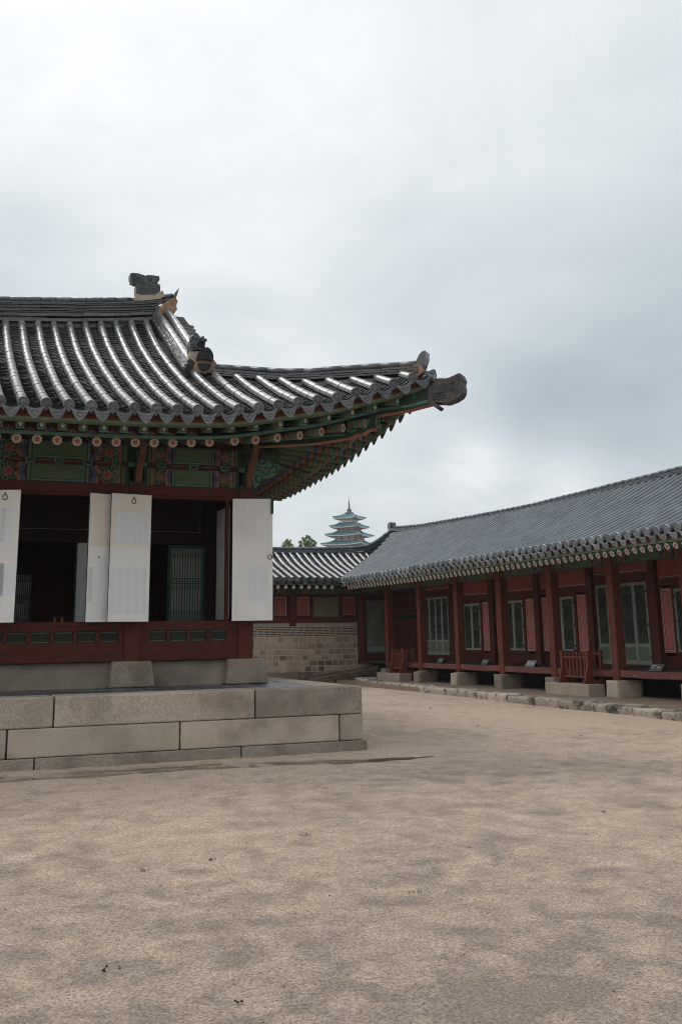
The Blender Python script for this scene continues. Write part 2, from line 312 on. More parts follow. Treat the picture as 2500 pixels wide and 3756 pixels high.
def dup(o, parent=None, at=None, rz=None):
    c_ = o.copy(); COL.objects.link(c_)
    if parent: c_.parent = parent
    org = ORG[parent.name] if parent else Vector((0, 0, 0))
    if at is not None: c_.location = Vector(at)-org; ORG[c_.name] = Vector(at)
    else: ORG[c_.name] = ORG[o.name]
    if rz is not None: c_.rotation_euler.z = rz
    for ch in list(o.children):
        d = dup(ch); d.parent = c_
    return c_

# ---- roof tile pieces
def tile_row(mb, P, t0, t1, lat, r, seg, n=7, mi=0, jit=.003, tp=(.86, 1.025, .965)):
    lat = Vector(lat).normalized(); k = max(1, int(math.ceil((t1-t0)/seg-1e-6)))
    for i in range(k):
        ta = t0+i*seg; tb = min(ta+seg, t1)
        if tb-ta < .02: continue
        p, q = Vector(P(ta)), Vector(P(tb)); d = (q-p).normalized()
        L = (lat-d*lat.dot(d)).normalized(); Nn = L.cross(d)
        if Nn.z < 0: Nn = -Nn
        o_ = L*rnd.uniform(-jit, jit)+Nn*rnd.uniform(-jit, jit)*.7
        vs = []
        for pt, rr in ((p, r*tp[0]), (p, r*tp[1]), (q, r*tp[2])):
            for j in range(n+1):
                a = R(-14)+R(208)*j/n; vs.append(pt+o_+L*math.cos(a)*rr+Nn*math.sin(a)*rr)
        t = rnd.random(); m_ = n+1
        mb.add(vs, [(j, j+1, m_+j+1, m_+j) for j in range(n)], mi, False, t)
        # body needs its own verts for clean shading
        mb.add(vs[m_:], [(j, j+1, m_+j+1, m_+j) for j in range(n)], mi, True, t)
def pan_row(mb, P, t0, t1, lat, hw, step, depth, n=4, mi=0, lift=.024):
    lat = Vector(lat).normalized(); k = int((t1-t0)/step)
    for i in range(k+1):
        ta = t0+i*step; tb = min(ta+step*1.3, t1)
        if tb-ta < .02: continue
        p, q = Vector(P(ta)), Vector(P(tb)); d = (q-p).normalized()
        L = (lat-d*lat.dot(d)).normalized(); Nn = L.cross(d)
        if Nn.z < 0: Nn = -Nn
        j_ = rnd.uniform(-.006, .006); p = p+Nn*(lift+j_); vs = []
        for base, dz_ in ((p, -.020), (p, 0), (q, 0)):
            for j in range(n+1):
                u = -1+2*j/n; vs.append(base+L*hw*u+Nn*(dz_-depth*(1-u*u)))
        t = rnd.random(); m_ = n+1
        mb.add(vs, [(j, j+1, m_+j+1, m_+j) for j in range(n)], mi, False, t)
        mb.add(vs[m_:], [(j, j+1, m_+j+1, m_+j) for j in range(n)], mi, True, t)
def endcap(mb, c_, outd, lat, r, mi=0, tip=0.0, n=16):
    c_, outd, lat = Vector(c_), Vector(outd).normalized(), Vector(lat).normalized()
    up = lat.cross(outd)
    if up.z < 0: up = -up
    def ring(rr, o_): return [c_+outd*o_+lat*math.cos(2*math.pi*j/n)*rr+up*math.sin(2*math.pi*j/n)*(rr+(tip if abs(j-3*n/4) < .5 and rr > r*.9 else 0)) for j in range(n)]
    rs = [ring(r, -.03), ring(r, .012), ring(r*.84, .012), ring(r*.78, .002), ring(r*.38, .002), ring(r*.32, .009), ring(r*.02, .012)]
    vs = sum(rs, []); t = rnd.random()
    mb.add(vs, [(i*n+j, i*n+(j+1) % n, (i+1)*n+(j+1) % n, (i+1)*n+j) for i in range(len(rs)-1) for j in range(n)], mi, False, t)
def drip(mb, c_, outd, lat, w, h, sag, mi=0, ogee=True, n=8):
    c_, outd, lat = Vector(c_), Vector(outd).normalized(), Vector(lat).normalized()
    up = lat.cross(outd)
    if up.z < 0: up = -up
    top, bot = [], []
    for j in range(n+1):
        u = -1+2*j/n
        top.append(c_+lat*u*w/2-up*sag*(1-u*u))
        b = (h*((1-abs(u)**2.2)*.72+.28*(1-abs(u))) + .014) if ogee else h*math.sqrt(max(0, 1-u*u))+.01
        bot.append(c_+lat*u*w/2-up*b)
    mb.prism(bot+top[::-1], outd*.02, mi)
    # raised scroll relief
    ce = c_+outd*.021-up*(sag+(h-sag)*.42)
    mb.tube([ce+lat*math.cos(a)*w*.17+up*math.sin(a)*h*.17 for a in np.linspace(0, 2*math.pi, 9)], .006, 4, mi, caps=False, lat=outd)
    for sg in (-1, 1): mb.tube([ce+lat*sg*w*.22+up*h*.12, ce+lat*sg*w*.36+up*h*.22], .006, 4, mi, caps=False, lat=outd)
def resample(path, step):
    path = [Vector(p) for p in path]; L = [0]
    for a, b in zip(path, path[1:]): L.append(L[-1]+(b-a).length)
    k = max(1, int(round(L[-1]/step))); outp = []
    for i in range(k+1):
        d = L[-1]*i/k; j = 0
        while j < len(L)-2 and L[j+1] < d: j += 1
        f = (d-L[j])/max(1e-9, L[j+1]-L[j]); outp.append(path[j].lerp(path[j+1], f))
    return outp
def spline(pts, k=8):
    pts = [Vector(p) for p in pts]; o = []
    for i in range(len(pts)-1):
        p0, p1, p2, p3 = pts[max(i-1, 0)], pts[i], pts[i+1], pts[min(i+2, len(pts)-1)]
        for j in range(k):
            t = j/k; o.append(.5*((2*p1)+(p2-p0)*t+(2*p0-5*p1+4*p2-p3)*t*t+(3*p1-p0-3*p2+p3)*t**3))
    o.append(pts[-1]); return o
def ridge(mb, path, layers, jit=.005):
    # layers: (offset down from path, half width, half height or radius, 'tube' | 'slab', length, material index)
    for dz_, hw, hh, kind, ln, mi in layers:
        pp = resample([Vector(p)-Vector((0, 0, dz_)) for p in path], ln)
        if kind == 'slab': pp = [pp[0]]+[a.lerp(b, .5) for a, b in zip(pp, pp[1:])]+[pp[-1]] if rnd.random() < .5 else pp
        for a, b in zip(pp, pp[1:]):
            d = b-a
            if d.length < .03: continue
            o_ = Vector((0, 0, rnd.uniform(-jit, jit)))
            h_ = Vector((d.x, d.y, 0))
            lt = Vector((0, 0, 1)).cross(h_).normalized()
            if kind == 'tube':
                mb.tube([a+o_, b+o_-d*.012], [hh*1.03, hh*.97], 10, mi, lat=lt)
                if hw > hh: mb.beam(a+o_-Vector((0, 0, hh*.4)), b+o_-d*.012-Vector((0, 0, hh*.4)), 2*hw, hh*.9, mi)
            else:
                w_ = hw+rnd.uniform(-jit, jit)
                mb.beam(a+o_, b+o_-d*.02, 2*w_, 2*hh, mi)
def flower(mb, c_, nrm, u, w, r, mo):
    # painted rosette on a rafter end; mo = dict of material indices
    c_, nrm, u, w = Vector(c_), Vector(nrm), Vector(u), Vector(w)
    def disc(o_, rr, n, mi, cc=None):
        cc = cc or c_
        mb.add([cc+nrm*o_+u*math.cos(2*math.pi*j/n)*rr+w*math.sin(2*math.pi*j/n)*rr for j in range(n)], [tuple(range(n))], mi)
    for k in range(8):
        a = 2*math.pi*(k+.5)/8; e1 = u*math.cos(a)+w*math.sin(a); e2 = -u*math.sin(a)+w*math.cos(a)
        mb.add([c_+nrm*.003+e1*(r*.62+math.cos(b)*r*.34)+e2*math.sin(b)*r*.29 for b in np.linspace(0, 2*math.pi, 9)[:-1]], [tuple(range(8))], mo['wh'])
        mb.add([c_+nrm*.005+e1*(r*.56+math.cos(b)*r*.26)+e2*math.sin(b)*r*.19 for b in np.linspace(0, 2*math.pi, 9)[:-1]], [tuple(range(8))], mo['pk'])
        mb.add([c_+nrm*.007+e1*(r*.42+math.cos(b)*r*.24)+e2*math.sin(b)*r*.09 for b in np.linspace(0, 2*math.pi, 7)[:-1]], [tuple(range(6))], mo['rd'])
    disc(.009, r*.25, 8, mo['oc'])
DM = ['g0', 'g1', 'g2', 'g3', 'or', 'bl', 'br', 'dk', 'wh', 'pk', 'rd', 'oc', 'or2', 'or3']
DI = {k: i for i, k in enumerate(DM)}
def dancheong(mb, o, ux, uz, L, Hh, nrm, green=(.31, .69), rich=True):
    # painted pattern on one face of a beam: rosettes, zigzags and a plain green field
    o, ux, uz, nrm = Vector(o), Vector(ux), Vector(uz), Vector(nrm)
    flip = ux.cross(uz).dot(nrm) < 0
    def poly(pts, k, lay):
        ps = [o+ux*x+uz*z+nrm*(.003+.002*lay) for x, z in pts]
        mb.add(ps[::-1] if flip else ps, [tuple(range(len(ps)))], DI[k])
    def rect(x0, x1, z0, z1, k, lay): poly([(x0, z0), (x1, z0), (x1, z1), (x0, z1)], k, lay)
    def ring(cx, cz, r0, r1, k, lay, n=10):
        for j in range(n):
            a, b = 2*math.pi*j/n, 2*math.pi*(j+1)/n
            poly([(cx+r0*math.cos(a), cz+r0*math.sin(a)), (cx+r1*math.cos(a), cz+r1*math.sin(a)), (cx+r1*math.cos(b), cz+r1*math.sin(b)), (cx+r0*math.cos(b), cz+r0*math.sin(b))], k, lay)
    g0, g1 = green[0]*L, green[1]*L
    rect(g0, g1, Hh*.16, Hh*.97, 'g1', 0)
    rect(g0, g1, Hh*.03, Hh*.12, 'g2', 0)
    for e in (0, 1):
        X = (lambda x: x) if e == 0 else (lambda x: L-x)
        def rc(x0, x1, z0, z1, k, lay):
            a, b = sorted((X(x0), X(x1))); rect(a, b, z0, z1, k, lay)
        w_ = g0
        rc(w_*.05, w_*.13, 0, Hh, 'g1', 0); rc(w_*.17, w_*.25, .02*Hh, .98*Hh, 'or' if rich else 'br', 0); rc(w_*.28, w_*.31, .02*Hh, .98*Hh, 'g2', 0)
        rc(w_*.33, w_*.97, .03*Hh, .97*Hh, 'br', 0)
        # wavy jade edge next to the green field
        ps = []; m = 7
        for j in range(m+1): ps.append((X(w_*(.955+.02*(j % 2))), Hh*j/m))
        for j in range(m, -1, -1): ps.append((X(w_*(.905+.02*(j % 2))), Hh*j/m))
        poly(ps if e == 0 else ps[::-1], 'g2', 1)
        for xo, k in ((.80, 'bl'), (.70, 'or')):
            ps = [(X(w_*xo), 0), (X(w_*(xo-.10)), Hh*.5), (X(w_*xo), Hh), (X(w_*(xo+.10)), Hh), (X(w_*(xo)), Hh*.5), (X(w_*(xo+.10)), 0)]
            # split to keep polygons convex
            a = [ps[0], ps[5], ps[4], ps[1]]; b = [ps[1], ps[4], ps[3], ps[2]]
            for q in (a, b): poly(q if e == 0 else q[::-1], k, 1)
        cx, cz, r_ = X(w_*.47), Hh*.5, min(Hh*.40, w_*.17)
        for k in range(6):
            a = k*math.pi/3+.3; ring(cx+math.cos(a)*r_*1.02, cz+math.sin(a)*r_*1.02, r_*.30, r_*.46, 'g2', 1, 6)
            ring(cx+math.cos(a)*r_*1.02, cz+math.sin(a)*r_*1.02, 0.001, r_*.2, 'bl' if k % 3 == 0 else 'g0', 1, 5)
        for k in range(5):
            a = k*2*math.pi/5+.2; ring(cx+math.cos(a)*r_*.42, cz+math.sin(a)*r_*.42, .001, r_*.34, 'or', 2, 6)
        ring(cx, cz, .001, r_*.2, 'rd', 3, 6)
# ------------------------------------------------------------------ ground
def puddle_mask(x, y):
    # hollow along the foot of the platform where rain water stands
    yc = 13.50-.42*max(0, min(1, (x-3.6)/2.0))
    hw = (.36 if x < 5.2 else max(.0, .37-(x-5.2)*.235))*(1+.35*mnoise.noise(Vector((x*1.7, 4, 1))))
    d = 1-abs(y-yc)/max(hw, .05)
    deep = .42 if x < 5.15 else min(1.0, .42+(x-5.15)*6)
    return deep*max(0.0, min(1.0, d*2.6+.5*mnoise.noise(Vector((x*1.3, y*3.2, 3))))) if -3 < x < 6.9 and hw > .05 else 0.0
xs = np.concatenate([[-900, -500, -200, -60, -25, -12], np.linspace(-6, 13.0, 150), [13.6, 14.5, 16, 19, 24, 35, 60, 150, 400, 900]])
ys = np.concatenate([[-900, -300, -60, -15, -3], np.linspace(1.5, 12.3, 130), np.linspace(12.38, 14.6, 34), np.linspace(14.9, 40, 60), [45, 55, 75, 120, 300, 600, 940]])
def gz(x, y):
    fade = 1.0 if (-6 <= x <= 13 and 1.5 <= y <= 34) else 0.0
    n1_ = mnoise.noise(Vector((x*1.9+.5*mnoise.noise(Vector((x*.9, y*.9, 2))), y*1.7, 5))); n2_ = mnoise.noise(Vector((x*4.3, y*4.0, 9)))
    h = fade*(.006*mnoise.noise(Vector((x*.4, y*.4, 0)))+.010*(.5-abs(n1_)*1.6)+.006*(.4-abs(n2_)*1.5))-.010
    return h-.030*puddle_mask(x, y)
g = MB(); nx = len(xs)
g.v = [(float(x), float(y), gz(x, y)) for y in ys for x in xs]
for j in range(len(ys)-1):
    for i in range(nx-1): g.f.append((j*nx+i, j*nx+i+1, (j+1)*nx+i+1, (j+1)*nx+i)); g.m.append(0); g.sm.append(True); g.t.append(.5)
# sand: pale dry crust over darker damp patches, coarse grit
m = bpy.data.materials.new('sandy_courtyard'); m.use_nodes = True; M['sand'] = m
t_ = m.node_tree; t_.nodes.clear(); n_ = t_.nodes.new; l_ = t_.links.new
o_ = n_('ShaderNodeOutputMaterial'); b_ = n_('ShaderNodeBsdfPrincipled'); l_(b_.outputs[0], o_.inputs[0])
b_.inputs['Specular IOR Level'].default_value = .25
ge = n_('ShaderNodeNewGeometry')
def gn(sc, det, ro, dist=0, st=None, off=(0, 0, 0)):
    mp = n_('ShaderNodeMapping'); mp.inputs['Scale'].default_value = st or (1, 1, 1); mp.inputs['Location'].default_value = off; l_(ge.outputs['Position'], mp.inputs[0])
    x = n_('ShaderNodeTexNoise'); x.inputs['Scale'].default_value = sc; x.inputs['Detail'].default_value = det; x.inputs['Roughness'].default_value = ro; x.inputs['Distortion'].default_value = dist
    l_(mp.outputs[0], x.inputs[0]); return x.outputs[0]
def gm(v, a, b, c_=0, d=1):
    x = n_('ShaderNodeMapRange'); x.inputs[1].default_value = a; x.inputs[2].default_value = b; x.inputs[3].default_value = c_; x.inputs[4].default_value = d; l_(v, x.inputs[0]); return x.outputs[0]
def gx(f, a, b, mode='MIX'):
    x = n_('ShaderNodeMix'); x.data_type = 'RGBA'; x.blend_type = mode
    for sk, v in ((0, f), (6, a), (7, b)):
        if isinstance(v, tuple): x.inputs[sk].default_value = (*v, 1)
        elif isinstance(v, (int, float)): x.inputs[sk].default_value = v
        else: l_(v, x.inputs[sk])
    return x.outputs[2]
low = gn(.20, 4, .55)                                   # broad low-lying wet areas
sepy = n_('ShaderNodeSeparateXYZ'); l_(ge.outputs['Position'], sepy.inputs[0])
def ga(op, a, b):
    x = n_('ShaderNodeMath'); x.operation = op
    for i, v in enumerate((a, b)):
        if isinstance(v, (int, float)): x.inputs[i].default_value = v
        else: l_(v, x.inputs[i])
    return x.outputs[0]
near_tone = gm(ga('ADD', sepy.outputs[1], ga('MULTIPLY', sepy.outputs[0], -.25)), 3.5, 12.0, .16, -.12)  # turns the sand tone darker towards the camera
hollow = ga('MULTIPLY', ga('ADD', sepy.outputs[2], .009), -16.0)      # hollows of the trodden surface stay damp
rip = ga('ADD', ga('ADD', hollow, .5), ga('MULTIPLY', ga('SUBTRACT', gn(3.4, 8, .66, .6, (1.0, .9, 1), (2.2, .7, 0)), .5), .9))
damp = gm(ga('ADD', ga('ADD', rip, near_tone), ga('MULTIPLY', ga('SUBTRACT', low, .5), .45)), .34, .70)
cur = gx(damp, (0.470, 0.362, 0.282), (0.225, 0.176, 0.140))
fine = gm(gn(9, 5, .6, .5, (.8, 1.3, 1)), .48, .68)
cur = gx(gm(fine, 0, 1, 0, .25), cur, (0.27, 0.207, 0.168))
grit = gn(62, 4, .8); cur = gx(.85, cur, gx(gm(grit, .3, .7), (0.04, 0.04, 0.04), (.96, .96, .96)), 'OVERLAY')
speck = gm(gn(42, 2, .5), .66, .72); cur = gx(gm(speck, 0, 1, 0, .55), cur, (0.10, 0.08, 0.065))
l_(cur, b_.inputs['Base Color']); l_(gm(damp, 0, 1, .92, .72), b_.inputs['Roughness'])
bp = n_('ShaderNodeBump'); bp.inputs['Strength'].default_value = .55; bp.inputs['Distance'].default_value = .012
ad = n_('ShaderNodeMath'); ad.operation = 'ADD'; l_(ga('ADD', ga('MULTIPLY', gn(7, 5, .6), .9), ga('MULTIPLY', damp, -.9)), ad.inputs[0]); l_(gm(grit, 0, 1, 0, .5), ad.inputs[1]); l_(ad.outputs[0], bp.inputs['Height']); l_(bp.outputs[0], b_.inputs['Normal'])
tag(part('ground', g, 'sand'), kind='structure')
# standing water
m = bpy.data.materials.new('standing_water'); m.use_nodes = True; M['water'] = m
bb = m.node_tree.nodes['Principled BSDF']; bb.inputs['Base Color'].default_value = (.20, .152, .112, 1); bb.inputs['Roughness'].default_value = .03; bb.inputs['IOR'].default_value = 1.45
bb.inputs['Transmission Weight'].default_value = 0; bb.inputs['Specular IOR Level'].default_value = .8
w = MB(); w.add([(-3, 12.2, -.018), (7.0, 12.2, -.018), (7.0, 14.15, -.018), (-3, 14.15, -.018)], [(0, 1, 2, 3)])
tag(part('puddle', w, 'water'), kind='structure')
# raised earth terrace in front of the colonnade
w = MB(); w.box(13.62, 22.5, -9, 36.42, -.2, .115)
tag(part('terrace', w, 'soil'), kind='structure')
w = MB(); w.box(-8, 13.4, 35.6, 41, -.2, .03)
tag(part('path', w, 'soil'), kind='structure')
# far wooded hill
hb = MB(); hp = []
nx_, ny_ = 30, 8
for j in range(ny_):
    for i in range(nx_):
        x = 210+i*8; y = 740+j*18
        hgt = float(np.interp(x, [210, 270, 288, 296, 302, 308, 314, 322, 330, 340, 360, 445], [0, 48, 62, 70, 76, 80.5, 83.5, 86, 84, 77, 60, 0]))*math.sin(math.pi*j/(ny_-1))**.6
        hp.append((x, y, hgt+1.6*mnoise.noise(Vector((x*.15, y*.1, 2)))-6))
hb.add(hp, [(j*nx_+i, j*nx_+i+1, (j+1)*nx_+i+1, (j+1)*nx_+i) for j in range(ny_-1) for i in range(nx_-1)], 0, True)
tag(part('hill', hb, 'hill'), kind='structure')

# ------------------------------------------------------------------ stone platform
PX, PY, PZ = 6.03, 14.22, .9
plat = thing('stone_platform', (2, 16, 0), 'stepped granite block platform carrying the open-doored hall', 'platform')
def block(x0, x1, y0, y1, z0, z1, mname='granite', bev=.018, lab=None):
    b = MB(); b.box(x0, x1, y0, y1, z0, z1); part('stone_block', b, mname, plat, bev=bev, seg=2, label=lab)
J = .009
# x positions of the joints on the front, read at the face
for a, b in zip([-6.0, -3.4, -1.1, 1.62, 4.38-.0], [-3.4, -1.1, 1.62, 4.38, PX]): block(a+J, b-J, PY, PY+.55, .509, PZ, 'granite', .02)
for a, b in zip([-6, -2.9, -.45, 1.05, 3.31, 5.66-.0], [-2.9, -.45, 1.05, 3.31, 5.66, PX+.005]): block(a+J, b-J, PY+.004, PY+.5, .140, .503, 'granite', .02)
for a, b in zip([-6, -3.6, -1.2, 1.40, 4.17], [-3.6, -1.2, 1.40, 4.17, PX+.05]): block(a+J, b-J, PY-.035, PY+.45, -.12, .134, 'granited', .012)
for a, b in zip([PY+.55, 17.0, 19.8, 22.6], [17.0, 19.8, 22.6, 25.6]):
    block(PX-.5, PX, a+J, b-J, .509, PZ, 'granite', .02); block(PX-.5, PX+.004, a+J-.04, b-J-.04, .14, .503, 'granite', .02); block(PX-.5, PX+.05, a+J-.08, b-J-.08, -.12, .134, 'granited', .012)
pv = MB(); pv.box(-6, PX-.49, PY+.54, 25.6, .3, PZ-.035, 0, .2)
yy = PY+.56; row = 0
while yy < 20.5:
    d = rnd.uniform(.28, .36); xx = -6+rnd.uniform(0, .4)
    while xx < PX-.42:
        wd = rnd.uniform(.42, .62); x1 = min(xx+wd-.012, PX-.40)
        if x1-xx > .08: pv.box(xx, x1, yy, yy+d-.012, PZ-.04, PZ-.006+rnd.uniform(-.004, .005))
        xx += wd
    yy += d; row += 1
part('paving', pv, 'paving', plat, bev=.004)

# ------------------------------------------------------------------ the hall
HALL = thing('palace_hall', (0, 20.2, .9), 'red timber hall with white doors flung open under a sweeping wet tiled roof', 'hall')
CXS = [-6.9, -4.42, -1.95, .52, 2.99, 4.84]; FY = 16.25; HC = .122
SZ = 1.29
# column stones and the low granite course between them
cs = MB(); cs.frustum(-.36, .36, -.26, .36, 0, SZ-.9+.0, .055, .05)
first = None
for x in CXS:
    if first is None: first = part('column_base', cs, 'granited', HALL, at=(x, FY+.15, .9), bev=.02, seg=2)
    else: dup(first, HALL, (x, FY+.15, .9))
dup(first, HALL, (4.84, 20.2, .9)); dup(first, HALL, (4.84, 24.1, .9))
for a, b in zip(CXS, CXS[1:]):
    w = MB(); w.box(a+.30, b-.30, FY+.14, FY+.5, .87, SZ-.004); part('foundation_stone', w, 'granited', HALL, bev=.015)
for y0, y1 in ((16.8, 19.8), (20.6, 23.7)):
    w = MB(); w.box(4.66, 4.98, y0, y1, .87, SZ-.004); part('foundation_stone', w, 'granited', HALL, bev=.015)
# columns
col = MB(); col.box(-HC, HC, -HC, HC, 0, 4.08-SZ); col.box(-.004, .004, -HC-.001, -HC+.01, .02, 2.7, 1)
first = None
for x, y in [(x, FY+HC) for x in CXS]+[(4.84, 20.2), (4.84, 24.0)]:
    if first is None: first = part('column', col, ['red', 'dk'], HALL, at=(x, y, SZ), bev=.008)
    else: dup(first, HALL, (x, y, SZ))
# low panelled wall, sill and lintel of every bay
for bi, (a, b) in enumerate(zip(CXS, CXS[1:])):
    x0, x1 = a+HC, b-HC; n = 4 if bi == 4 else 5+(bi == 3)
    w = MB(); y0, y1 = FY+.03, FY+.16
    w.box(x0, x1, y0, y1, SZ, 1.585); w.box(x0, x1, y0-.012, y1, 1.75, 1.90)
    wd, gp = (.265, .325) if bi == 4 else (.275, .345)
    cx = (a+b)/2-(.02 if bi == 4 else -.02); xs_ = [cx+(i-(n-1)/2)*gp for i in range(n)]
    edges = [x0]+[v for q in xs_ for v in (q-wd/2, q+wd/2)]+[x1]
    for i in range(0, len(edges), 2):
        if edges[i+1]-edges[i] > .005: w.box(edges[i], edges[i+1], y0+.002, y1, 1.585, 1.75)
    part('low_wall', w, 'redh', HALL, bev=.006)
    for q in xs_:
        w = MB(); w.box(q-wd/2+.002, q+wd/2-.002, y0+.055, y0+.075, 1.587, 1.748, 0); w.box(q-wd/2+.004, q+wd/2-.004, y0+.052, y0+.0545, 1.725, 1.746, 1); w.box(q-wd/2+.004, q+wd/2-.004, y0+.052, y0+.0545, 1.589, 1.603, 2)
        part('vent_panel', w, ['dgreen_dim', 'g2', 'g1'], HALL)
    w = MB(); w.box(x0, x1, y0-.01, y1, 3.86, 4.066); w.box(x0, x1, y0-.028, y0-.010, 3.865, 3.895); w.box(x0, x1, y0-.022, y0-.010, 3.905, 3.925)
    part('lintel', w, 'red', HALL, bev=.005)
    # painted boards above the lintel
    w = MB(); w.box(x0, x1, FY+.06, FY+.2, 4.07, 4.365, DI['g0']); dancheong(w, (x0+.03, FY+.06, 4.075), (1, 0, 0), (0, 0, 1), x1-x0-.06, .285, (0, -1, 0))
    part('painted_board', w, DM, HALL)
    w = MB(); w.box(a, b, FY-.02, FY+.26, 4.43, 4.72, DI['g0']); dancheong(w, (a+.15, FY-.02, 4.435), (1, 0, 0), (0, 0, 1), b-a-.30, .275, (0, -1, 0)); w.box(x0, x1, FY+.02, FY+.12, 4.366, 4.43, DI['br'])
    k = max(2, int(round((x1-x0)/.47))); 
    for i in range(k):
        q = x0+(i+.5)*(x1-x0)/k
        w.prism([(q-.085, FY-.035, 4.428), (q+.085, FY-.035, 4.428), (q+.055, FY-.035, 4.352), (q-.055, FY-.035, 4.352)], (0, .12, 0), DI['g2'])
        w.prism([(q-.062, FY-.0375, 4.416), (q+.062, FY-.0375, 4.416), (q+.042, FY-.0375, 4.364), (q-.042, FY-.0375, 4.364)], (0, .002, 0), DI['g0'])
    for i in range(k-1):
        q = x0+(i+1)*(x1-x0)/k; w.box(q-.11, q+.11, FY+.014, FY+.0185, 4.402, 4.412, DI['or'])
    part('painted_beam', w, DM, HALL)
# brackets over the columns: two carved arms leaning out of the column head
def bracket_mb(sy=-1):
    w = MB(); T = .052
    prof = [(0, 4.09), (-.10, 4.075), (-.16, 4.12), (-.20, 4.28), (-.26, 4.40), (-.38, 4.47), (-.50, 4.60), (-.56, 4.74), (-.30, 4.76), (0, 4.76)]
    w.prism([(-T, y, z) for y, z in prof], (2*T, 0, 0), DI['g0'], mside=DI['or2'])
    for sx in (-1, 1):
        for cy, cz, r_ in ((-.12, 4.24, .055), (-.24, 4.5, .07), (-.40, 4.64, .06)):
            for j in range(10):
                a, b = 2*math.pi*j/10, 2*math.pi*(j+1)/10; q = sx*(T+.004)
                w.add([(q, cy+math.cos(a)*r_*.6, cz+math.sin(a)*r_*.6), (q, cy+math.cos(a)*r_, cz+math.sin(a)*r_), (q, cy+math.cos(b)*r_, cz+math.sin(b)*r_), (q, cy+math.cos(b)*r_*.6, cz+math.sin(b)*r_*.6)], [(0, 1, 2, 3)], DI['g2'])
    w.box(-.13, .13, -.03, .12, 4.0665, 4.12, DI['g0']); w.box(-.15, .15, -.05, .1, 4.36, 4.43, DI['g2'])
    return w
first = None
for x in CXS:
    w = bracket_mb(); w.v = [(p[0], p[1], p[2]-4.07) for p in w.v]
    if first is None: first = part('bracket', w, DM, HALL, at=(x, FY+.0, 4.07), bev=.012)
    else: dup(first, HALL, (x, FY, 4.07))
# purlin end and the scroll board reaching out past the corner column
w = MB(); w.tube([(4.97, FY+.12, 4.70), (5.42, FY+.12, 4.70)], .125, 14, DI['g0'], mcap=DI['g0']); 
part('purlin', w, DM, HALL)
w = MB()
w.tube([(4.84, FY-.30, 4.73), (4.84, FY-.02, 4.73)], .115, 14, DI['g0']); flower(w, (4.84, FY-.30, 4.73), (0, -1, 0), (1, 0, 0), (0, 0, 1), .1, dict(DI, wh=DI['dk'], pk=DI['g3'], rd=DI['br'], oc=DI['br']))
part('purlin', w, DM, HALL)
w = MB()
sc = [(4.97, 4.10), (5.04, 4.12), (5.10, 4.20), (5.17, 4.27), (5.30, 4.30), (5.40, 4.37), (5.46, 4.47), (5.40, 4.54), (5.30, 4.52), (5.26, 4.58), (5.36, 4.66), (5.40, 4.74), (5.26, 4.80), (5.10, 4.82), (4.97, 4.80)]
w.prism([(x, FY+.06, z) for x, z in sc], (0, .09, 0), DI['g2'], mside=DI['or'])
for cx, cz, r_ in ((5.07, 4.26, .075), (5.20, 4.40, .07), (5.34, 4.44, .075), (5.06, 4.44, .05), (5.12, 4.58, .07), (5.28, 4.70, .07), (5.1, 4.73, .05)):
    for j in range(9):
        a, b = 2*math.pi*j/10+cx*9, 2*math.pi*(j+1)/10+cx*9
        w.add([(cx+math.cos(a)*r_*.62, FY+.056, cz+math.sin(a)*r_*.62), (cx+math.cos(a)*r_, FY+.056, cz+math.sin(a)*r_), (cx+math.cos(b)*r_, FY+.056, cz+math.sin(b)*r_), (cx+math.cos(b)*r_*.62, FY+.056, cz+math.sin(b)*r_*.62)], [(0, 1, 2, 3)], DI['g0'])
        if j % 3 == 0: w.add([(cx+math.cos(a)*r_*.3, FY+.055, cz+math.sin(a)*r_*.3), (cx+math.cos(b)*r_*.3, FY+.055, cz+math.sin(b)*r_*.3), (cx, FY+.055, cz)], [(0, 1, 2)], DI['or'])
part('scroll_board', w, DM, HALL)
# side wall (towards the lane), with painted beam above
w = MB()
w.box(4.80, 4.93, FY+2*HC, 20.08, SZ, 4.06); w.box(4.80, 4.93, 20.32, 23.88, SZ, 4.06); w.box(-6.9, 4.8, 23.95, 24.08, .9, 4.75); w.box(-7.0, -6.88, FY+.1, 24, .9, 4.75)
part('wall', w, 'redh', HALL)
w = MB(); w.box(4.82, 4.96, FY+.24, 24.1, 4.07, 4.72, DI['g0']); dancheong(w, (4.96, FY+.3, 4.08), (0, 1, 0), (0, 0, 1), 3.5, .6, (1, 0, 0)); dancheong(w, (4.96, 20.4, 4.08), (0, 1, 0), (0, 0, 1), 3.5, .6, (1, 0, 0))
part('painted_beam', w, DM, HALL)

# interior: floor, ceiling, inner partition with lattice doors
IY = 18.15
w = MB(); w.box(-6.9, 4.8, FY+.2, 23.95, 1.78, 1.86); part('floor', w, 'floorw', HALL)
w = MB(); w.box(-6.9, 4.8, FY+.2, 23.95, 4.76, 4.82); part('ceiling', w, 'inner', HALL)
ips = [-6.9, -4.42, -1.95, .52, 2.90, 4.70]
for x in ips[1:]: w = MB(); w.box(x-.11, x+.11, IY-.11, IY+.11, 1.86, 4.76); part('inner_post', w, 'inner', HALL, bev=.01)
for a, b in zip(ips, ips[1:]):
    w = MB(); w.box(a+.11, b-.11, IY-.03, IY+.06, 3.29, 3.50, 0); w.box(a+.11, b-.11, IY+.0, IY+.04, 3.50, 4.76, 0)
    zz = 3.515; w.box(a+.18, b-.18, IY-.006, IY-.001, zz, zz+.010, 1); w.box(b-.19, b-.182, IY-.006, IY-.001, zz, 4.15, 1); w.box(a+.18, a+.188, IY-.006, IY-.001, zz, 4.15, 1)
    part('inner_lintel', w, ['inner', 'g3'], HALL)
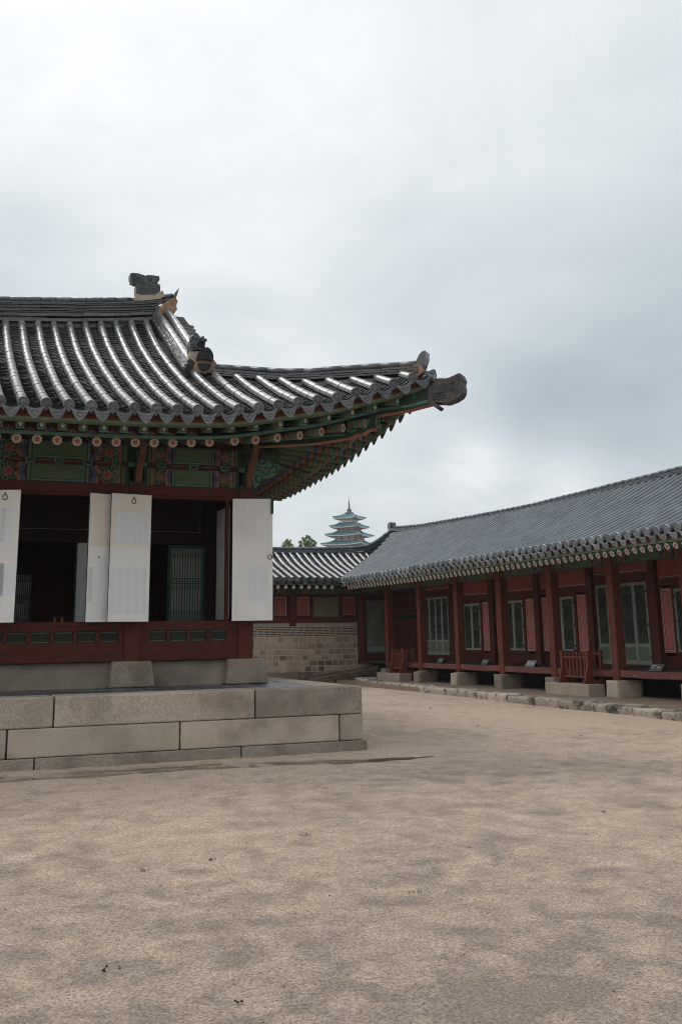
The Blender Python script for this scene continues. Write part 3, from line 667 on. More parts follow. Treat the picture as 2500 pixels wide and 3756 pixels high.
def lattice_leaf(x0, x1, z0, z1, y, fr, ppr, parent, th=.035, bands=((0, .13), (.44, .58), (.87, 1)), nv=12, fw=.055, bar='lattg', name='lattice_door', rz=0.0, hinge=None):
    # leaf built about its hinge side, turned by rz
    h = hinge if hinge is not None else x0
    b = MB(); L0, L1 = x0-h, x1-h
    b.box(L0, L0+fw, -th/2, th/2, 0, z1-z0); b.box(L1-fw, L1, -th/2, th/2, 0, z1-z0); b.box(L0+fw, L1-fw, -th/2+.001, th/2-.001, 0, fw); b.box(L0+fw, L1-fw, -th/2+.001, th/2-.001, z1-z0-fw, z1-z0)
    o = part(name, b, fr, parent, at=(h, y, z0), rz=rz)
    p = MB(); p.box(L0+fw, L1-fw, .004, .008, fw, z1-z0-fw); part('paper_panel', p, ppr, o, local=True)
    q = MB(); H_ = z1-z0-2*fw; Wd = L1-L0-2*fw
    for i in range(nv): x = L0+fw+Wd*(i+.5)/nv; q.box(x-.006, x+.006, -.012, .003, fw, fw+H_)
    for c0, c1 in bands:
        n = max(2, int(round((c1-c0)*H_/(Wd/nv))))
        for i in range(n+1): z = fw+H_*(c0+(c1-c0)*i/n); q.box(L0+fw, L1-fw, -.014, .002, z-.005, z+.005)
    part('lattice', q, bar, o, local=True)
    return o
lattice_leaf(3.92, 4.60, 1.88, 3.27, IY-.10, 'dgreen', 'lpaper', HALL, nv=12, rz=R(-4), hinge=4.60, bar='dgreen')
o = lattice_leaf(1.36, 1.72, 1.88, 2.83, IY+1.2, 'inner', 'lpaper', HALL, nv=9, bar='dk', fw=.03)
w = MB(); w.box(0, .26, -.018, .018, 0, 1.40, 0); w.box(-.03, 0, -.025, .025, 0, 1.42, 1); part('inner_door', w, ['paper4', 'dgreen'], HALL, at=(2.33, IY-.06, 1.88), label='white papered inner door')
w = MB(); w.box(-.018, .018, 0, .85, 0, 1.89, 0); w.box(-.02, .02, -.02, 0, 0, 1.9, 1); w.box(-.0215, -.018, .12, .7, .5, 1.2, 2); part('inner_door', w, ['paper4', 'inner', 'paper2'], HALL, at=(4.66, 16.58, 1.93), label='papered inner door standing against the end wall')
for x in (1.99, 2.115):
    w = MB(); w.lathe([(.0, 0), (.022, 0), (.022, .12), (.016, .15), (.0, .155)], 0, 0, 10); part('small_post', w, 'oc', HALL, at=(x, 18.0, 1.86))  # two small posts on the hall floor

# white papered door leaves, opened outwards
def door_leaf(hx, hy, ang, wd, z0, z1, mode, lab, sg=1):
    # local x runs from the hinge to the free edge (towards -x where sg is -1); the face seen is -y
    b = MB(); th = .035; H_ = z1-z0
    def fl(mb_): mb_.v = [(sg*p[0], p[1], p[2]) for p in mb_.v]; return mb_
    b.box(0, wd, -th/2, th/2, 0, H_, 0); b.box(0, wd, -th/2-.0012, -th/2-.0004, .004, H_-.004, 1); b.box(0, wd, th/2+.0004, th/2+.0012, .004, H_-.004, 1)
    if mode in ('B', 'C'):
        b.box(.012, wd-.012, -th/2-.0022, -th/2-.0013, H_*.58, H_-.012, 2)
    o = part('door_leaf', fl(b), ['dgreen', 'paper', 'paper3'], HALL, at=(hx, hy, z0), rz=ang, label=lab)
    yf = -th/2-.0026
    def patch(*st):
        pt = MB()
        for x0, x1, q0, q1, mi in st: pt.box(x0*wd, x1*wd, yf-.0006*(1+(mi == 2)), yf, q0*H_, q1*H_, mi)
        part('paper_patch', fl(pt), ['paper2', 'signw', 'paper4', 'paper3'], o, local=True)
    if mode == 'C':
        patch((.12, .86, .605, .855, 0), *[(.14+i*.075, .165+i*.075, .60, .86, 2) for i in range(9)])
        patch((.04, .11, .60, .95, 1)); patch((.80, .95, .91, .98, 0)); patch(*[(.08+i*.1, .165+i*.1, .06, .41, 0 if i % 2 else 1) for i in range(9)])
    elif mode == 'D':
        patch(*[(.12+i*.09, .127+i*.09, .62, .95, 2) for i in range(9)]); patch((.88, .93, .55, .86, 0))
        patch((.40, .62, .16, .43, 0), *[(.41+i*.055, .430+i*.055, .165, .425, 2) for i in range(4)]); patch((.64, .90, .16, .43, 1)); patch((.08, .11, .03, .20, 2))
    elif mode == 'B':
        patch((.35, .5, .2, .42, 0)); patch((.75, .95, .15, .42, 2)); patch((.08, .3, .06, .1, 1))
    else:
        patch((.55, .66, .60, .86, 2)); patch((.66, .84, .60, .86, 0)); patch((.5, .95, .2, .44, 0)); patch((.55, .7, .2, .44, 1))
    rg = MB(); yy = -th/2-.008
    if mode in ('C', 'A'):
        rx = wd*(.45 if mode == 'C' else .62); rz_ = H_-.085
        rg.tube([(rx+.034*math.sin(a), yy, rz_-.03+.040*math.cos(a)) for a in np.linspace(0, 2*math.pi, 15)], .0065, 6, 0, caps=False, lat=(0, 1, 0)); rg.tube([(rx, yy, rz_+.004), (rx, yy, rz_+.05)], [.012, .004], 6)
    elif mode == 'D':
        rx = wd*.93; rz_ = H_*.515
        rg.tube([(rx+.034*math.sin(a), yy, rz_+.036*math.cos(a)) for a in np.linspace(0, 2*math.pi, 15)], .006, 6, 0, caps=False, lat=(0, 1, 0)); rg.sphere((rx+.03, yy+.002, rz_+.01), .012)
    else: rg.sphere((wd*.5, yy, H_*.5), .012)
    part('ring_handle', fl(rg), 'iron', o, local=True)
    return o
DL = [(.60, 15.95, R(-19), .60, 1.885, 3.845, 'A', 'papered leaf with an iron ring and one long grey patch'),
      (2.56, 16.10, R(17), .36, 1.885, 3.87, 'B', 'narrow turned leaf half covered by its neighbour', -1),
      (3.19, 16.06, R(9.3), .655, 1.885, 3.875, 'C', 'widest leaf with a top ring and rows of grey stripes', -1),
      (4.555, 16.10, R(-14), .66, 1.885, 3.875, 'D', 'leaf past the corner column with a ring on its edge')]
for a_ in DL: door_leaf(*a_)
# small iron studs and green jamb strips
w = MB(); w.box(5.155, 5.20, 15.905, 15.915, 3.62, 3.885, 0) ; part('paint_chip', w, 'dgreen', HALL)
for x0, mname in ((4.50, 'red'), (3.12, 'red'), (2.60, 'red'), (.64, 'red')):
    w = MB(); w.box(x0, x0+.045, FY+.03, FY+.13, 1.90, 3.86); part('door_jamb', w, mname, HALL)
# ------------------------------------------------------------------ the hall's roof
RYC, CDG = 20.2, 21.2                       # ridge line Y; the hip diagonal is x + Y = 21.2
def YE(x): return 14.15-.35*max(0.0, (x-3.2)/4.1)**2
_dx = [-9, .8, 2.27, 3.2, 3.82, 4.14, 4.46, 4.75, 5.05, 5.35, 5.64, 5.94, 6.22, 6.51, 6.83, 7.3]
_dz = [0, 0, .022, .05, .083, .119, .168, .227, .285, .335, .392, .481, .564, .644, .757, .90]
def DZ(x): return float(np.interp(x, _dx, _dz))
_pt = [-.2, 0, .6, 1.6, 2.55, 3.6, 4.6, 5.45, 5.9, 6.2]; _pz = [4.755, 4.83, 5.05, 5.45, 5.87, 6.36, 6.88, 7.40, 7.74, 7.97]
_tt = np.linspace(-.2, 6.2, 65)
_zz = np.interp(_tt, _pt, _pz); _zz[3:-3] = np.convolve(_zz, np.ones(7)/7, 'valid')
def EX(x): return float(np.interp(x, [-9, -4, -3.3, .8, 2.27, 3.5, 4.3, 5], [.3, .02, 0, .02, .1, .22, .32, .38]))
def ZR(x, t): return float(np.interp(t, _tt, _zz))+DZ(x)+EX(x)*max(0.0, t/5.9)**1.6
def PR(x):
    ye = YE(x); return lambda t: (x, ye+t, ZR(x, t))
mir = lambda p: (CDG-p[1], CDG-p[0], p[2])          # front slope -> side slope
mirb = lambda p: (p[0], 2*RYC-p[1], p[2])            # front half -> back half
SP = .3066
ROWS = [1.008+SP*k for k in range(-22, 20)]
tr, tp, tc_, tcs = MB(), MB(), MB(), MB()
def ttop(x): return (RYC-.16-YE(x)) if x < 4.2 else (CDG-x-.13-YE(x))
for x in ROWS:
    tt = ttop(x)
    if tt < .12: continue
    P = PR(x); tile_row(tr, P, 0, tt, (1, 0, 0), .075, .285)
    dirv = Vector(P(0))-Vector(P(.2)); endcap(tc_, P(-.01), dirv, (1, 0, 0), .082, 0, tip=.022)
for x in [r+SP/2 for r in ROWS]:
    tt = ttop(x)+(.1 if x > 4.2 else 0)
    if tt < .05: continue
    P0 = PR(x); P = lambda t: (P0(t)[0], P0(t)[1], P0(t)[2]-.045)
    pan_row(tp, P, .0, tt, (1, (YE(x+.1)-YE(x-.1))*5, (DZ(x+.1)-DZ(x-.1))*5), .118, .098, .038)
    q = P0(0); sl = (1, (YE(x+.1)-YE(x-.1))*5, (DZ(x+.1)-DZ(x-.1))*5)
    drip(tc_, (q[0], q[1]-.012, q[2]-.035), (0, -1, -.12), sl, .262, .178, .046)
# side slope (towards the lane): simpler rows over the hip
for k in range(0, 30):
    y = 14.37+SP*k
    if y > 26.2: break
    xe = CDG-(y if y < RYC else 2*RYC-y)
    te = (CDG-xe-YE(xe)-.13) if xe > 4.2 else 2.62
    te = min(te, 2.62)
    if te < .1: continue
    back = y > RYC
    def PS(t, xe=xe, back=back, off=0.0):
        p = mir((xe, YE(xe)+t, ZR(xe, t)-.08*max(0, (4.0-xe)/3)-off)); return mirb(p) if back else p
    tile_row(tr, PS, 0, te, (0, 1, 0), .075, .30, n=5)
    endcap(tcs, PS(-.01), (1, 0, -.4), (0, 1, 0), .082, 0, tip=.022, n=12)
    xe2 = xe-SP/2 if not back else xe+SP/2
    def PS2(t, xe=xe2, back=back): 
        p = mir((xe, YE(xe)+t, ZR(xe, t)-.045-.08*max(0, (4.0-xe)/3))); return mirb(p) if back else p
    pan_row(tp, PS2, 0, max(.1, min(te, 2.6)), (0, 1, 0), .118, .14, .038, n=3)
    q = PS2(0); drip(tcs, (q[0]+.012, q[1], q[2]), (1, 0, -.25), (0, 1, 0), .232, .155, .042, n=6)
# boarding under the tiles: front, back and side slopes as closed slabs
dk = MB()
def slab(fn, rows, tmax, uz):
    vs = []; n = 9
    for r_ in rows:
        tm = tmax(r_)
        for i in range(n):
            t = .06+(tm-.06)*i/(n-1); p = fn(r_, t); vs.append((p[0], p[1], p[2]-.10))
        for i in range(n):
            t = .06+(tm-.06)*i/(n-1); p = fn(r_, t); vs.append((p[0], p[1], p[2]-uz(t)))
    k = 2*n; fs = []
    for a in range(len(rows)-1):
        for i in range(n-1):
            fs.append((a*k+i, a*k+i+1, (a+1)*k+i+1, (a+1)*k+i)); fs.append((a*k+n+i, (a+1)*k+n+i, (a+1)*k+n+i+1, a*k+n+i+1))
        fs.append((a*k, (a+1)*k, (a+1)*k+n, a*k+n)); fs.append((a*k+n-1, a*k+k-1, (a+1)*k+k-1, (a+1)*k+n-1))
    dk.add(vs, fs, 0, True)
uz = lambda t: float(np.interp(t, [0, .12, .8, 2.4, 3.2, 6], [.125, .15, .24, .55, .3, .16]))
fx = list(np.linspace(-6.2, 4.2, 22))+list(np.linspace(4.5, 7.15, 12))
slab(lambda x, t: (x, YE(x)+t, ZR(x, t)), fx, lambda x: max(.12, ttop(x)+.1), uz)
slab(lambda x, t: mirb((x, YE(x)+t, ZR(x, t))), fx, lambda x: max(.12, ttop(x)+.1), uz)
sx = [7.15-(7.15-1.0)*i/16 for i in range(17)]
def side(xe, t, back=False):
    p = mir((xe, YE(xe)+t, ZR(xe, t)-.08*max(0, (4.0-xe)/3))); return mirb(p) if back else p
stm = lambda xe: max(.12, min(2.75, CDG-xe-YE(xe)))
slab(lambda xe, t: side(xe, t), sx, stm, uz); slab(lambda xe, t: side(xe, t, True), sx, stm, uz)
roof = part('roof_boarding', dk, 'deck', HALL)
part('roof_tiles', tr, 'tilew', HALL); part('valley_tiles', tp, 'tilep', HALL); part('eave_tiles', tc_, 'tilec', HALL); part('eave_tiles', tcs, 'tilec', HALL)
# eave boards: pale green strip over the rafters, red board under the tile ends, jade ribbon on the round rafters
def strip(off, z0, z1, th, ks, name, mats, lift=lambda x: 0):
    for sidei in (0, 1):
        b = MB(); xs_ = list(np.linspace(-6.2, 3, 14))+list(np.linspace(3.3, 7.08, 20)) if sidei == 0 else list(np.linspace(1.0, 3, 5))+list(np.linspace(3.3, 7.08, 20))
        for bk in ((0,) if sidei == 0 else (0, 1)):
            for a, c_ in zip(xs_, xs_[1:]):
                q = []
                for x in (a, c_):
                    y = YE(x)+off; base = ZR(x, 0)-4.83-.08*max(0, (4.0-x)/3)*sidei
                    for (dy, z) in ((0, z0), (th, z0), (th, z1), (0, z1)): 
                        p = (x, y+dy, z+base+lift(x))
                        if sidei: p = mir(p)
                        if bk: p = mirb(p)
                        q.append(p)
                b.add(q, [(0, 1, 5, 4), (1, 2, 6, 5), (2, 3, 7, 6), (3, 0, 4, 7), (0, 3, 2, 1), (4, 5, 6, 7)], ks)
        part(name, b, mats, HALL)
strip(.10, 4.675, 4.79, .06, 0, 'tile_board', 'rd_dim')
strip(.15, 4.625, 4.672, .08, 0, 'eave_board', 'g3')
strip(.153, 4.60, 4.624, .075, 0, 'eave_board', 'g1')
strip(.58, 4.505, 4.548, .07, 0, 'rafter_ribbon', 'g2')
# round rafters with rosettes, flying rafters with jade tips
rx = [.995+.2826*k for k in range(-25, 12)]; rx = [x for x in rx if x < 4.1]+[4.218, 4.548, 4.899, 5.263, 5.616, 5.976, 6.34]
def rafz(x): return float(np.interp(x, [-9, .995, 1.847, 2.706, 3.262, 3.883, 4.548, 5.263, 5.976, 6.37, 6.8], [4.466, 4.467, 4.47, 4.502, 4.526, 4.572, 4.64, 4.745, 4.897, 5.0, 5.13]))
def rafter(xe, f=lambda p: p):
    ye = YE(xe)+.70; ze = rafz(xe)-.012; fan = max(0, (xe-4.1)/2.3)
    xi = xe if xe < 4.1 else 4.1+(xe-4.1)*.10; yi = 16.95
    e = Vector(f((xe, ye, ze))); i_ = Vector(f((xi, yi, 5.12+.1*fan)))
    d = (i_-e).normalized(); b = MB(); r_ = .074
    up = Vector((0, 0, 1)); u = d.cross(up).normalized(); w_ = u.cross(d)
    b.tube([e, e+d*.34], r_, 12, DI['g1'], caps=True, lat=u, mcap=DI['g2']); b.tube([e+d*.34, e+d*.40], r_+.002, 12, DI['or'], caps=False, lat=u); b.tube([e+d*.40, e+d*.46], r_+.002, 12, DI['bl'], caps=False, lat=u)
    b.tube([e+d*.46, e+d*1.05], r_, 12, DI['g1'], caps=False, lat=u); b.tube([e+d*1.05, e+d*1.12], r_+.002, 12, DI['or'], caps=False, lat=u); b.tube([e+d*1.12, i_], r_, 12, DI['br'], caps=False, lat=u)
    for k in range(3): b.tube([e+d*(.05+.09*k), e+d*(.085+.09*k)], r_+.0015, 12, (DI['or'], DI['g2'], DI['or'])[k], caps=False, lat=u)
    flower(b, e-d*.0, -d, u, w_, r_*.97, DI); return b
fxx = [1.006+.2883*k for k in range(-24, 10)]; fxx = [x for x in fxx if x < 3.5]+[3.694, 4.049, 4.42, 4.803, 5.198, 5.575, 5.956, 6.328, 6.702, 7.03]
def flyz(x): return float(np.interp(x, [-9, 1.0, 2.16, 2.73, 3.33, 4.05, 4.8, 5.575, 6.33, 7.117], [4.588, 4.588, 4.602, 4.619, 4.66, 4.711, 4.806, 4.947, 5.143, 5.398]))
def flying(xe, f=lambda p: p):
    ye = YE(xe)+.27; ze = flyz(xe); an = R(32)*max(0, min(1, (xe-3.6)/3.4))
    d0 = Vector((-math.sin(an), math.cos(an), .16)); e = Vector((xe, ye, ze)); i_ = e+d0*1.15
    e, i_ = Vector(f(tuple(e))), Vector(f(tuple(i_))); d = (i_-e).normalized()
    b = MB(); W_, H_ = .108, .128
    u = d.cross(Vector((0, 0, 1))).normalized(); w_ = u.cross(d)
    b.beam(e, i_, W_, H_, DI['g0'])
    for s0, s1, k in ((.012, .05, 'g2'), (.05, .085, 'g1'), (.085, .13, 'or'), (.13, .17, 'bl'), (.17, .20, 'g2')):
        m_ = (s0+s1)/2; b.obox(e+d*m_, d*(s1-s0)/2, u*(W_/2+.002), w_*(H_/2+.002), DI[k])
    b.obox(e-d*.003, d*.003, u*(W_/2), w_*(H_/2), DI['g2']); b.obox(e-d*.007, d*.002, u*(W_/2-.012), w_*(H_/2-.012), DI['g0'])
    for k in range(6):
        a = 2*math.pi*k/6; b.obox(e-d*.010+u*math.cos(a)*.019+w_*math.sin(a)*.026, d*.001, u*.009, w_*.010, DI['wh'])
    b.obox(e-d*.010, d*.001, u*.006, w_*.006, DI['wh']); return b
low = lambda p: (p[0], p[1], p[2]-.08*max(0, min(1, (p[1]-16.9)/3)))
sidef = lambda p: low(mir(p)); sideb = lambda p: mirb(low(mir(p)))
for x in rx:
    if x < -3.2: continue
    part('rafter', rafter(x), DM, HALL)
for x in fxx:
    if x < -3.2: continue
    part('flying_rafter', flying(x), DM, HALL)
for x in rx:
    if x > .9: part('rafter', rafter(x, sidef), DM, HALL)
for x in fxx:
    if x > .9: part('flying_rafter', flying(x, sidef), DM, HALL)
for x in rx:
    if x > 2.2: part('rafter', rafter(x, sideb), DM, HALL)
for x in fxx:
    if x > 2.4: part('flying_rafter', flying(x, sideb), DM, HALL)
# soffit infill between the rafters, painted scrolls on it at the front
w = MB()
for x in np.arange(-6, 4.2, .2826):
    xx = .995+.2826/2+.2826*round((x-.995)/.2826)
    w.add([(xx-.07, 15.05, 4.64), (xx+.07, 15.05, 4.64), (xx+.05, 15.5, 4.78), (xx-.05, 15.5, 4.78)], [(0, 1, 2, 3)], DI['bl'])
    w.add([(xx-.075, 15.5, 4.78), (xx+.075, 15.5, 4.78), (xx+.06, 15.75, 4.86), (xx-.06, 15.75, 4.86)], [(0, 1, 2, 3)], DI['or'])
for a, b_ in zip(fxx, fxx[1:]):
    if a < -3 or a > 3.4: continue
    xm = (a+b_)/2; yy = YE(xm)+.56; zb = 4.552+ZR(xm, 0)-4.83
    for k in range(5): w.add([(xm+.005-.085+.034*k, yy, zb), (xm+.005-.051+.034*k, yy, zb), (xm-.034*(k-2)*.25+.01, yy, zb+.075), ], [(0, 1, 2)], DI[('or', 'bl', 'g2', 'bl', 'or')[k]])
    w.add([(xm-.10, yy+.004, zb-.01), (xm+.10, yy+.004, zb-.01), (xm+.10, yy+.004, zb+.16), (xm-.10, yy+.004, zb+.16)], [(0, 1, 2, 3)], DI['br'])
w.box(-6.8, 4.9, FY+.05, FY+.12, 4.72, 5.2, DI['br']); w.box(4.86, 4.93, FY+.12, 24, 4.72, 5.2, DI['br'])
part('soffit_board', w, DM, HALL)
# corner rafters on the diagonal: lower with a scrolled nose, upper running out to the corner
def DG(s_, z, o_=0): return Vector((4.9+s_/sq2+o_/sq2, 16.3-s_/sq2+o_/sq2, z))
def dprism(mb, pts, half, mi, mside=None): mb.prism([DG(a, z, -half) for a, z in pts], Vector((1/sq2, 1/sq2, 0))*2*half, mi, mside=mside)
w = MB()
lowp = [(-.3, 4.80), (.6, 4.77), (1.2, 4.745), (1.86, 4.775), (2.02, 4.83), (2.10, 4.82), (2.20, 4.88), (2.33, 4.90), (2.36, 5.10), (2.2, 5.16), (1.4, 5.08), (-.3, 5.14)]
dprism(w, lowp, .095, DI['g0'])
for a, b in zip(lowp[:7], lowp[1:8]):
    w.prism([DG(a[0], a[1]-.004, -.088), DG(b[0], b[1]-.004, -.088), DG(b[0], b[1]-.004, .088), DG(a[0], a[1]-.004, .088)], (0, 0, .003), DI['or3'])
for sgn in (-1, 1):
    o_ = sgn*.0985
    for a, b in (((-.2, 4.84), (1.8, 4.82)),): w.prism([DG(a[0], a[1], o_), DG(b[0], b[1], o_), DG(b[0], b[1]+.035, o_), DG(a[0], a[1]+.035, o_)], Vector((1, 1, 0))*.001*sgn, DI['g2'])
    for r0, r1, k in ((.075, .105, 'g2'), (.035, .058, 'g2')):
        for j in range(11):
            a, b = 2*math.pi*j/12, 2*math.pi*(j+1)/12
            w.add([DG(1.93+math.cos(q)*r_, 4.955+math.sin(q)*r_, o_) for q, r_ in ((a, r0), (a, r1), (b, r1), (b, r0))], [(0, 1, 2, 3)], DI[k])
    w.add([DG(a, z, o_) for a, z in ((2.12, 4.90), (2.19, 4.90), (2.28, 5.06), (2.20, 5.06))], [(0, 1, 2, 3)], DI['g2'])
w.obox(DG(2.355, 5.0), (DG(1, 0)-DG(0, 0))*.006, Vector((1, 1, 0))/sq2*.085, (0, 0, .09), DI['g3'])
for zz in (4.95, 5.0, 5.05):
    for oo in (-.04, 0, .04): w.obox(DG(2.364, zz, oo), (DG(1, 0)-DG(0, 0))*.002, Vector((1, 1, 0))/sq2*.014, (0, 0, .018), DI['g0'])
part('hip_rafter', w, DM, HALL)
w = MB()
upp = [(1.5, 5.12), (2.36, 5.105), (2.9, 5.135), (3.33, 5.20), (3.31, 5.47), (2.8, 5.40), (1.5, 5.34)]
dprism(w, upp, .085, DI['g0'])
for a, b in zip(upp[:3], upp[1:4]): w.prism([DG(a[0], a[1]-.004, -.08), DG(b[0], b[1]-.004, -.08), DG(b[0], b[1]-.004, .08), DG(a[0], a[1]-.004, .08)], (0, 0, .003), DI['or3'])
for sgn in (-1, 1):
    o_ = sgn*.0885
    for a, b in (((1.6, 5.15), (2.9, 5.18)), ((2.9, 5.18), (3.3, 5.235))): w.prism([DG(a[0], a[1], o_), DG(b[0], b[1], o_), DG(b[0], b[1]+.04, o_), DG(a[0], a[1]+.04, o_)], Vector((1, 1, 0))*.001*sgn, DI['g2'])
part('hip_rafter', w, DM, HALL)
# clay fish-dragon sleeve over the corner rafter's end
w = MB()
tos = [(3.265, 5.573), (3.275, 5.327), (3.30, 5.22), (3.563, 5.178), (3.70, 5.215), (3.79, 5.265), (3.83, 5.32), (3.843, 5.405), (3.828, 5.471), (3.849, 5.538), (3.82, 5.619), (3.776, 5.639), (3.723, 5.617), (3.618, 5.584), (3.448, 5.565), (3.316, 5.548)]
dprism(w, tos, .115, 0)
dprism(w, [(3.262, 5.58), (3.25, 5.22), (3.40, 5.10), (3.45, 5.14), (3.33, 5.24), (3.31, 5.57)], .125, 0)
for sgn in (-1, 1):
    o_ = sgn*.116
    for k in range(5): w.tube([DG(3.40+.05*k*.3+u*.26, 5.46-.028*k+.02*math.sin(u*5)+u*.02, o_) for u in np.linspace(0, 1, 7)], .008, 5, 0, caps=False)
    for k in range(3): w.tube([DG(3.66+.05*k+.02*math.sin(u*7+k), 5.32+u*.27, o_) for u in np.linspace(0, 1, 7)], .010, 5, 0, caps=False)
    w.sphere(DG(3.66, 5.50, o_), .028, 0, 6); w.sphere(DG(3.60, 5.545, o_*.9), .024, 0, 6); w.sphere(DG(3.80, 5.60, o_*.6), .03, 0, 6)
    for k in range(4):
        for q in range(3): w.sphere(DG(3.36+.055*k+.02*(q % 2), 5.27+.045*q, sgn*.111), .028, 0, 5)
part('dragon_finial', w, 'dragon', HALL, bev=.007)
# hip ridge, with the upright tile fin and plaster at its end
hipt = [(-.66, 6.355), (-.36, 6.30), (.70, 6.11), (1.3, 6.055), (1.97, 6.02), (2.6, 5.975), (2.93, 5.955), (3.12, 5.955)]
hp_ = spline([DG(a, z-.055) for a, z in hipt], 6)
w = MB(); ridge(w, hp_, [(0, .0, .058, 'tube', .36, 0), (.075, .12, .016, 'slab', .42, 0), (.118, .125, .014, 'slab', .40, 0), (.158, .13, .014, 'slab', .42, 0), (.235, .145, .075, 'tube', .38, 0), (.33, .14, .06, 'slab', .5, 1)])
part('hip_ridge', w, ['tiled', 'plaster'], HALL)
w = MB(); dprism(w, [(3.06, 5.90), (3.10, 5.972), (3.135, 6.034), (3.183, 6.075), (3.243, 6.085), (3.239, 5.968), (3.202, 5.855), (3.174, 5.80)], .10, 0)
part('ridge_end_tile', w, 'tiled', HALL, bev=.012)
w = MB(); dprism(w, [(2.82, 5.70), (2.90, 5.80), (3.05, 5.875), (3.16, 5.85), (3.20, 5.74), (3.10, 5.66), (2.95, 5.63)], .115, 0); part('ridge_plaster', w, 'plaster', HALL, bev=.03, seg=2)
w = MB(); w.tube([DG(3.02, 5.66), DG(3.34, 5.70)], .075, 12, 0); endcap(w, DG(3.345, 5.70), (1, -1, .1), (1, 1, 0), .082, 0); w.tube([DG(3.30, 5.60, .12), DG(3.46, 5.58, .12)], .07, 10, 0); w.tube([DG(3.20, 5.62, -.12), DG(3.38, 5.60, -.12)], .06, 10, 0)
part('corner_tile', w, 'tiled', HALL)
# back hip ridge, simple
w = MB(); ridge(w, [mirb(p) for p in hp_], [(0, .0, .058, 'tube', .4, 0), (.1, .12, .05, 'slab', .6, 0), (.235, .145, .075, 'tube', .4, 0), (.33, .14, .06, 'slab', .5, 1)]); part('hip_ridge', w, ['tiled', 'plaster'], HALL)
# main ridge
def RZ(x): return float(np.interp(x, [-7, -4, -2.5, -1, .877, 2.468, 3.558, 4.0, 4.36], [8.36, 8.24, 8.22, 8.235, 8.333, 8.487, 8.618, 8.70, 8.80]))
xr = list(np.linspace(-6.2, 4.36, 34)); w = MB()
ridge(w, [(x, RYC, RZ(x)-.06) for x in xr], [(0, 0, .066, 'tube', .30, 0), (.085, .135, .018, 'slab', .36, 0)])
ridge(w, [(x, RYC, RZ(x)-.06) for x in xr if x < 4.3], [(.122+.031*k, (.145, .115)[k % 2], (.009, .012)[k % 2], 'slab', .34+.03*(k % 3), 0) for k in range(6)])
ridge(w, [(x, RYC, RZ(x)-.06) for x in xr if x < 4.12], [(.325, .17, .068, 'tube', .31, 0), (.45, .22, .068, 'tube', .31, 0)])
w.box(-6.2, 4.0, RYC-.12, RYC+.12, 7.2, 7.95, 0)
w.box(3.95, 4.16, RYC-.20, RYC+.20, 7.5, 8.42, 0); w.box(3.9, 4.06, RYC-.235, RYC+.235, 7.5, 8.28, 0)
part('main_ridge', w, 'tiled', HALL)
w = MB(); w.prism([(4.34, RYC-.13, RZ(4.36)-.12), (4.37, RYC-.13, RZ(4.36)-.02), (4.46, RYC-.13, RZ(4.36)+.10), (4.43, RYC-.13, RZ(4.36)-.03), (4.40, RYC-.13, RZ(4.36)-.13)], (0, .26, 0), 0); part('ridge_end_tile', w, 'tiled', HALL)
w = MB(); w.prism([(x, RYC-.215, z) for x, z in [(4.00, 8.29), (4.06, 8.42), (4.16, 8.53), (4.37, 8.65), (4.42, 8.56), (4.385, 8.47), (4.415, 8.38), (4.30, 8.29), (4.16, 8.25)]], (0, .43, 0), 0); part('ridge_plaster', w, 'plaster', HALL, bev=.03, seg=2)
# beast head on the ridge
bo = [(3.557, 8.60), (3.552, 8.819), (3.564, 8.898), (3.494, 8.909), (3.433, 8.998), (3.424, 9.103), (3.469, 9.123), (3.597, 9.125), (3.717, 9.101), (3.745, 9.085), (3.782, 9.113), (3.892, 9.122), (3.994, 9.115), (4.031, 9.12), (4.047, 9.034), (4.016, 8.991), (3.961, 8.978), (3.934, 8.942), (3.953, 8.921), (4.013, 8.952), (4.018, 8.917), (4.065, 8.909), (4.062, 8.792), (4.03, 8.70), (3.885, 8.66), (3.63, 8.62)]
w = MB(); w.prism([(x, RYC-.11, z) for x, z in bo], (0, .22, 0), 0)
for sg in (-1, 1):
    yy = RYC+sg*.112
    for k in range(6): w.tube([(3.45+.26*u+.08*u*k*.3, yy, 9.095-.030*k-.12*u*u*(1+.25*k)+.012*math.sin(u*9+k)) for u in np.linspace(0, 1, 8)], .011, 5, 0, caps=False)
    w.sphere((3.835, yy, 9.035), .042, 0, 7, sy=.7); w.tube([(3.78+.11*u, yy, 9.055+.035*math.sin(u*math.pi)) for u in np.linspace(0, 1, 6)], .013, 5, 0, caps=False)
    w.sphere((4.01, yy*.5+RYC*.5, 9.085), .04, 0, 6)
    for k in range(4): w.tube([(3.80+.26*u, yy, 8.90-.045*k+.05*u*u-.03*math.sin(u*3)) for u in np.linspace(0, 1, 6)], .011, 5, 0, caps=False)
    for a in range(5):
        for q in range(4): w.sphere((3.60+.055*a+.025*(q % 2), yy-.006*sg, 8.67+.05*q), .030, 0, 5, sy=.6)
part('beast_head', w, 'beast', HALL, bev=.007)
w = MB(); w.prism([(3.53, RYC-.16, 8.50), (3.55, RYC-.16, 8.66), (3.66, RYC-.16, 8.635), (3.95, RYC-.16, 8.68), (4.10, RYC-.16, 8.79), (4.16, RYC-.16, 8.67), (4.05, RYC-.16, 8.60), (3.7, RYC-.16, 8.52)], (0, .32, 0), 0); part('ridge_plaster', w, 'plasterw', HALL, bev=.02)
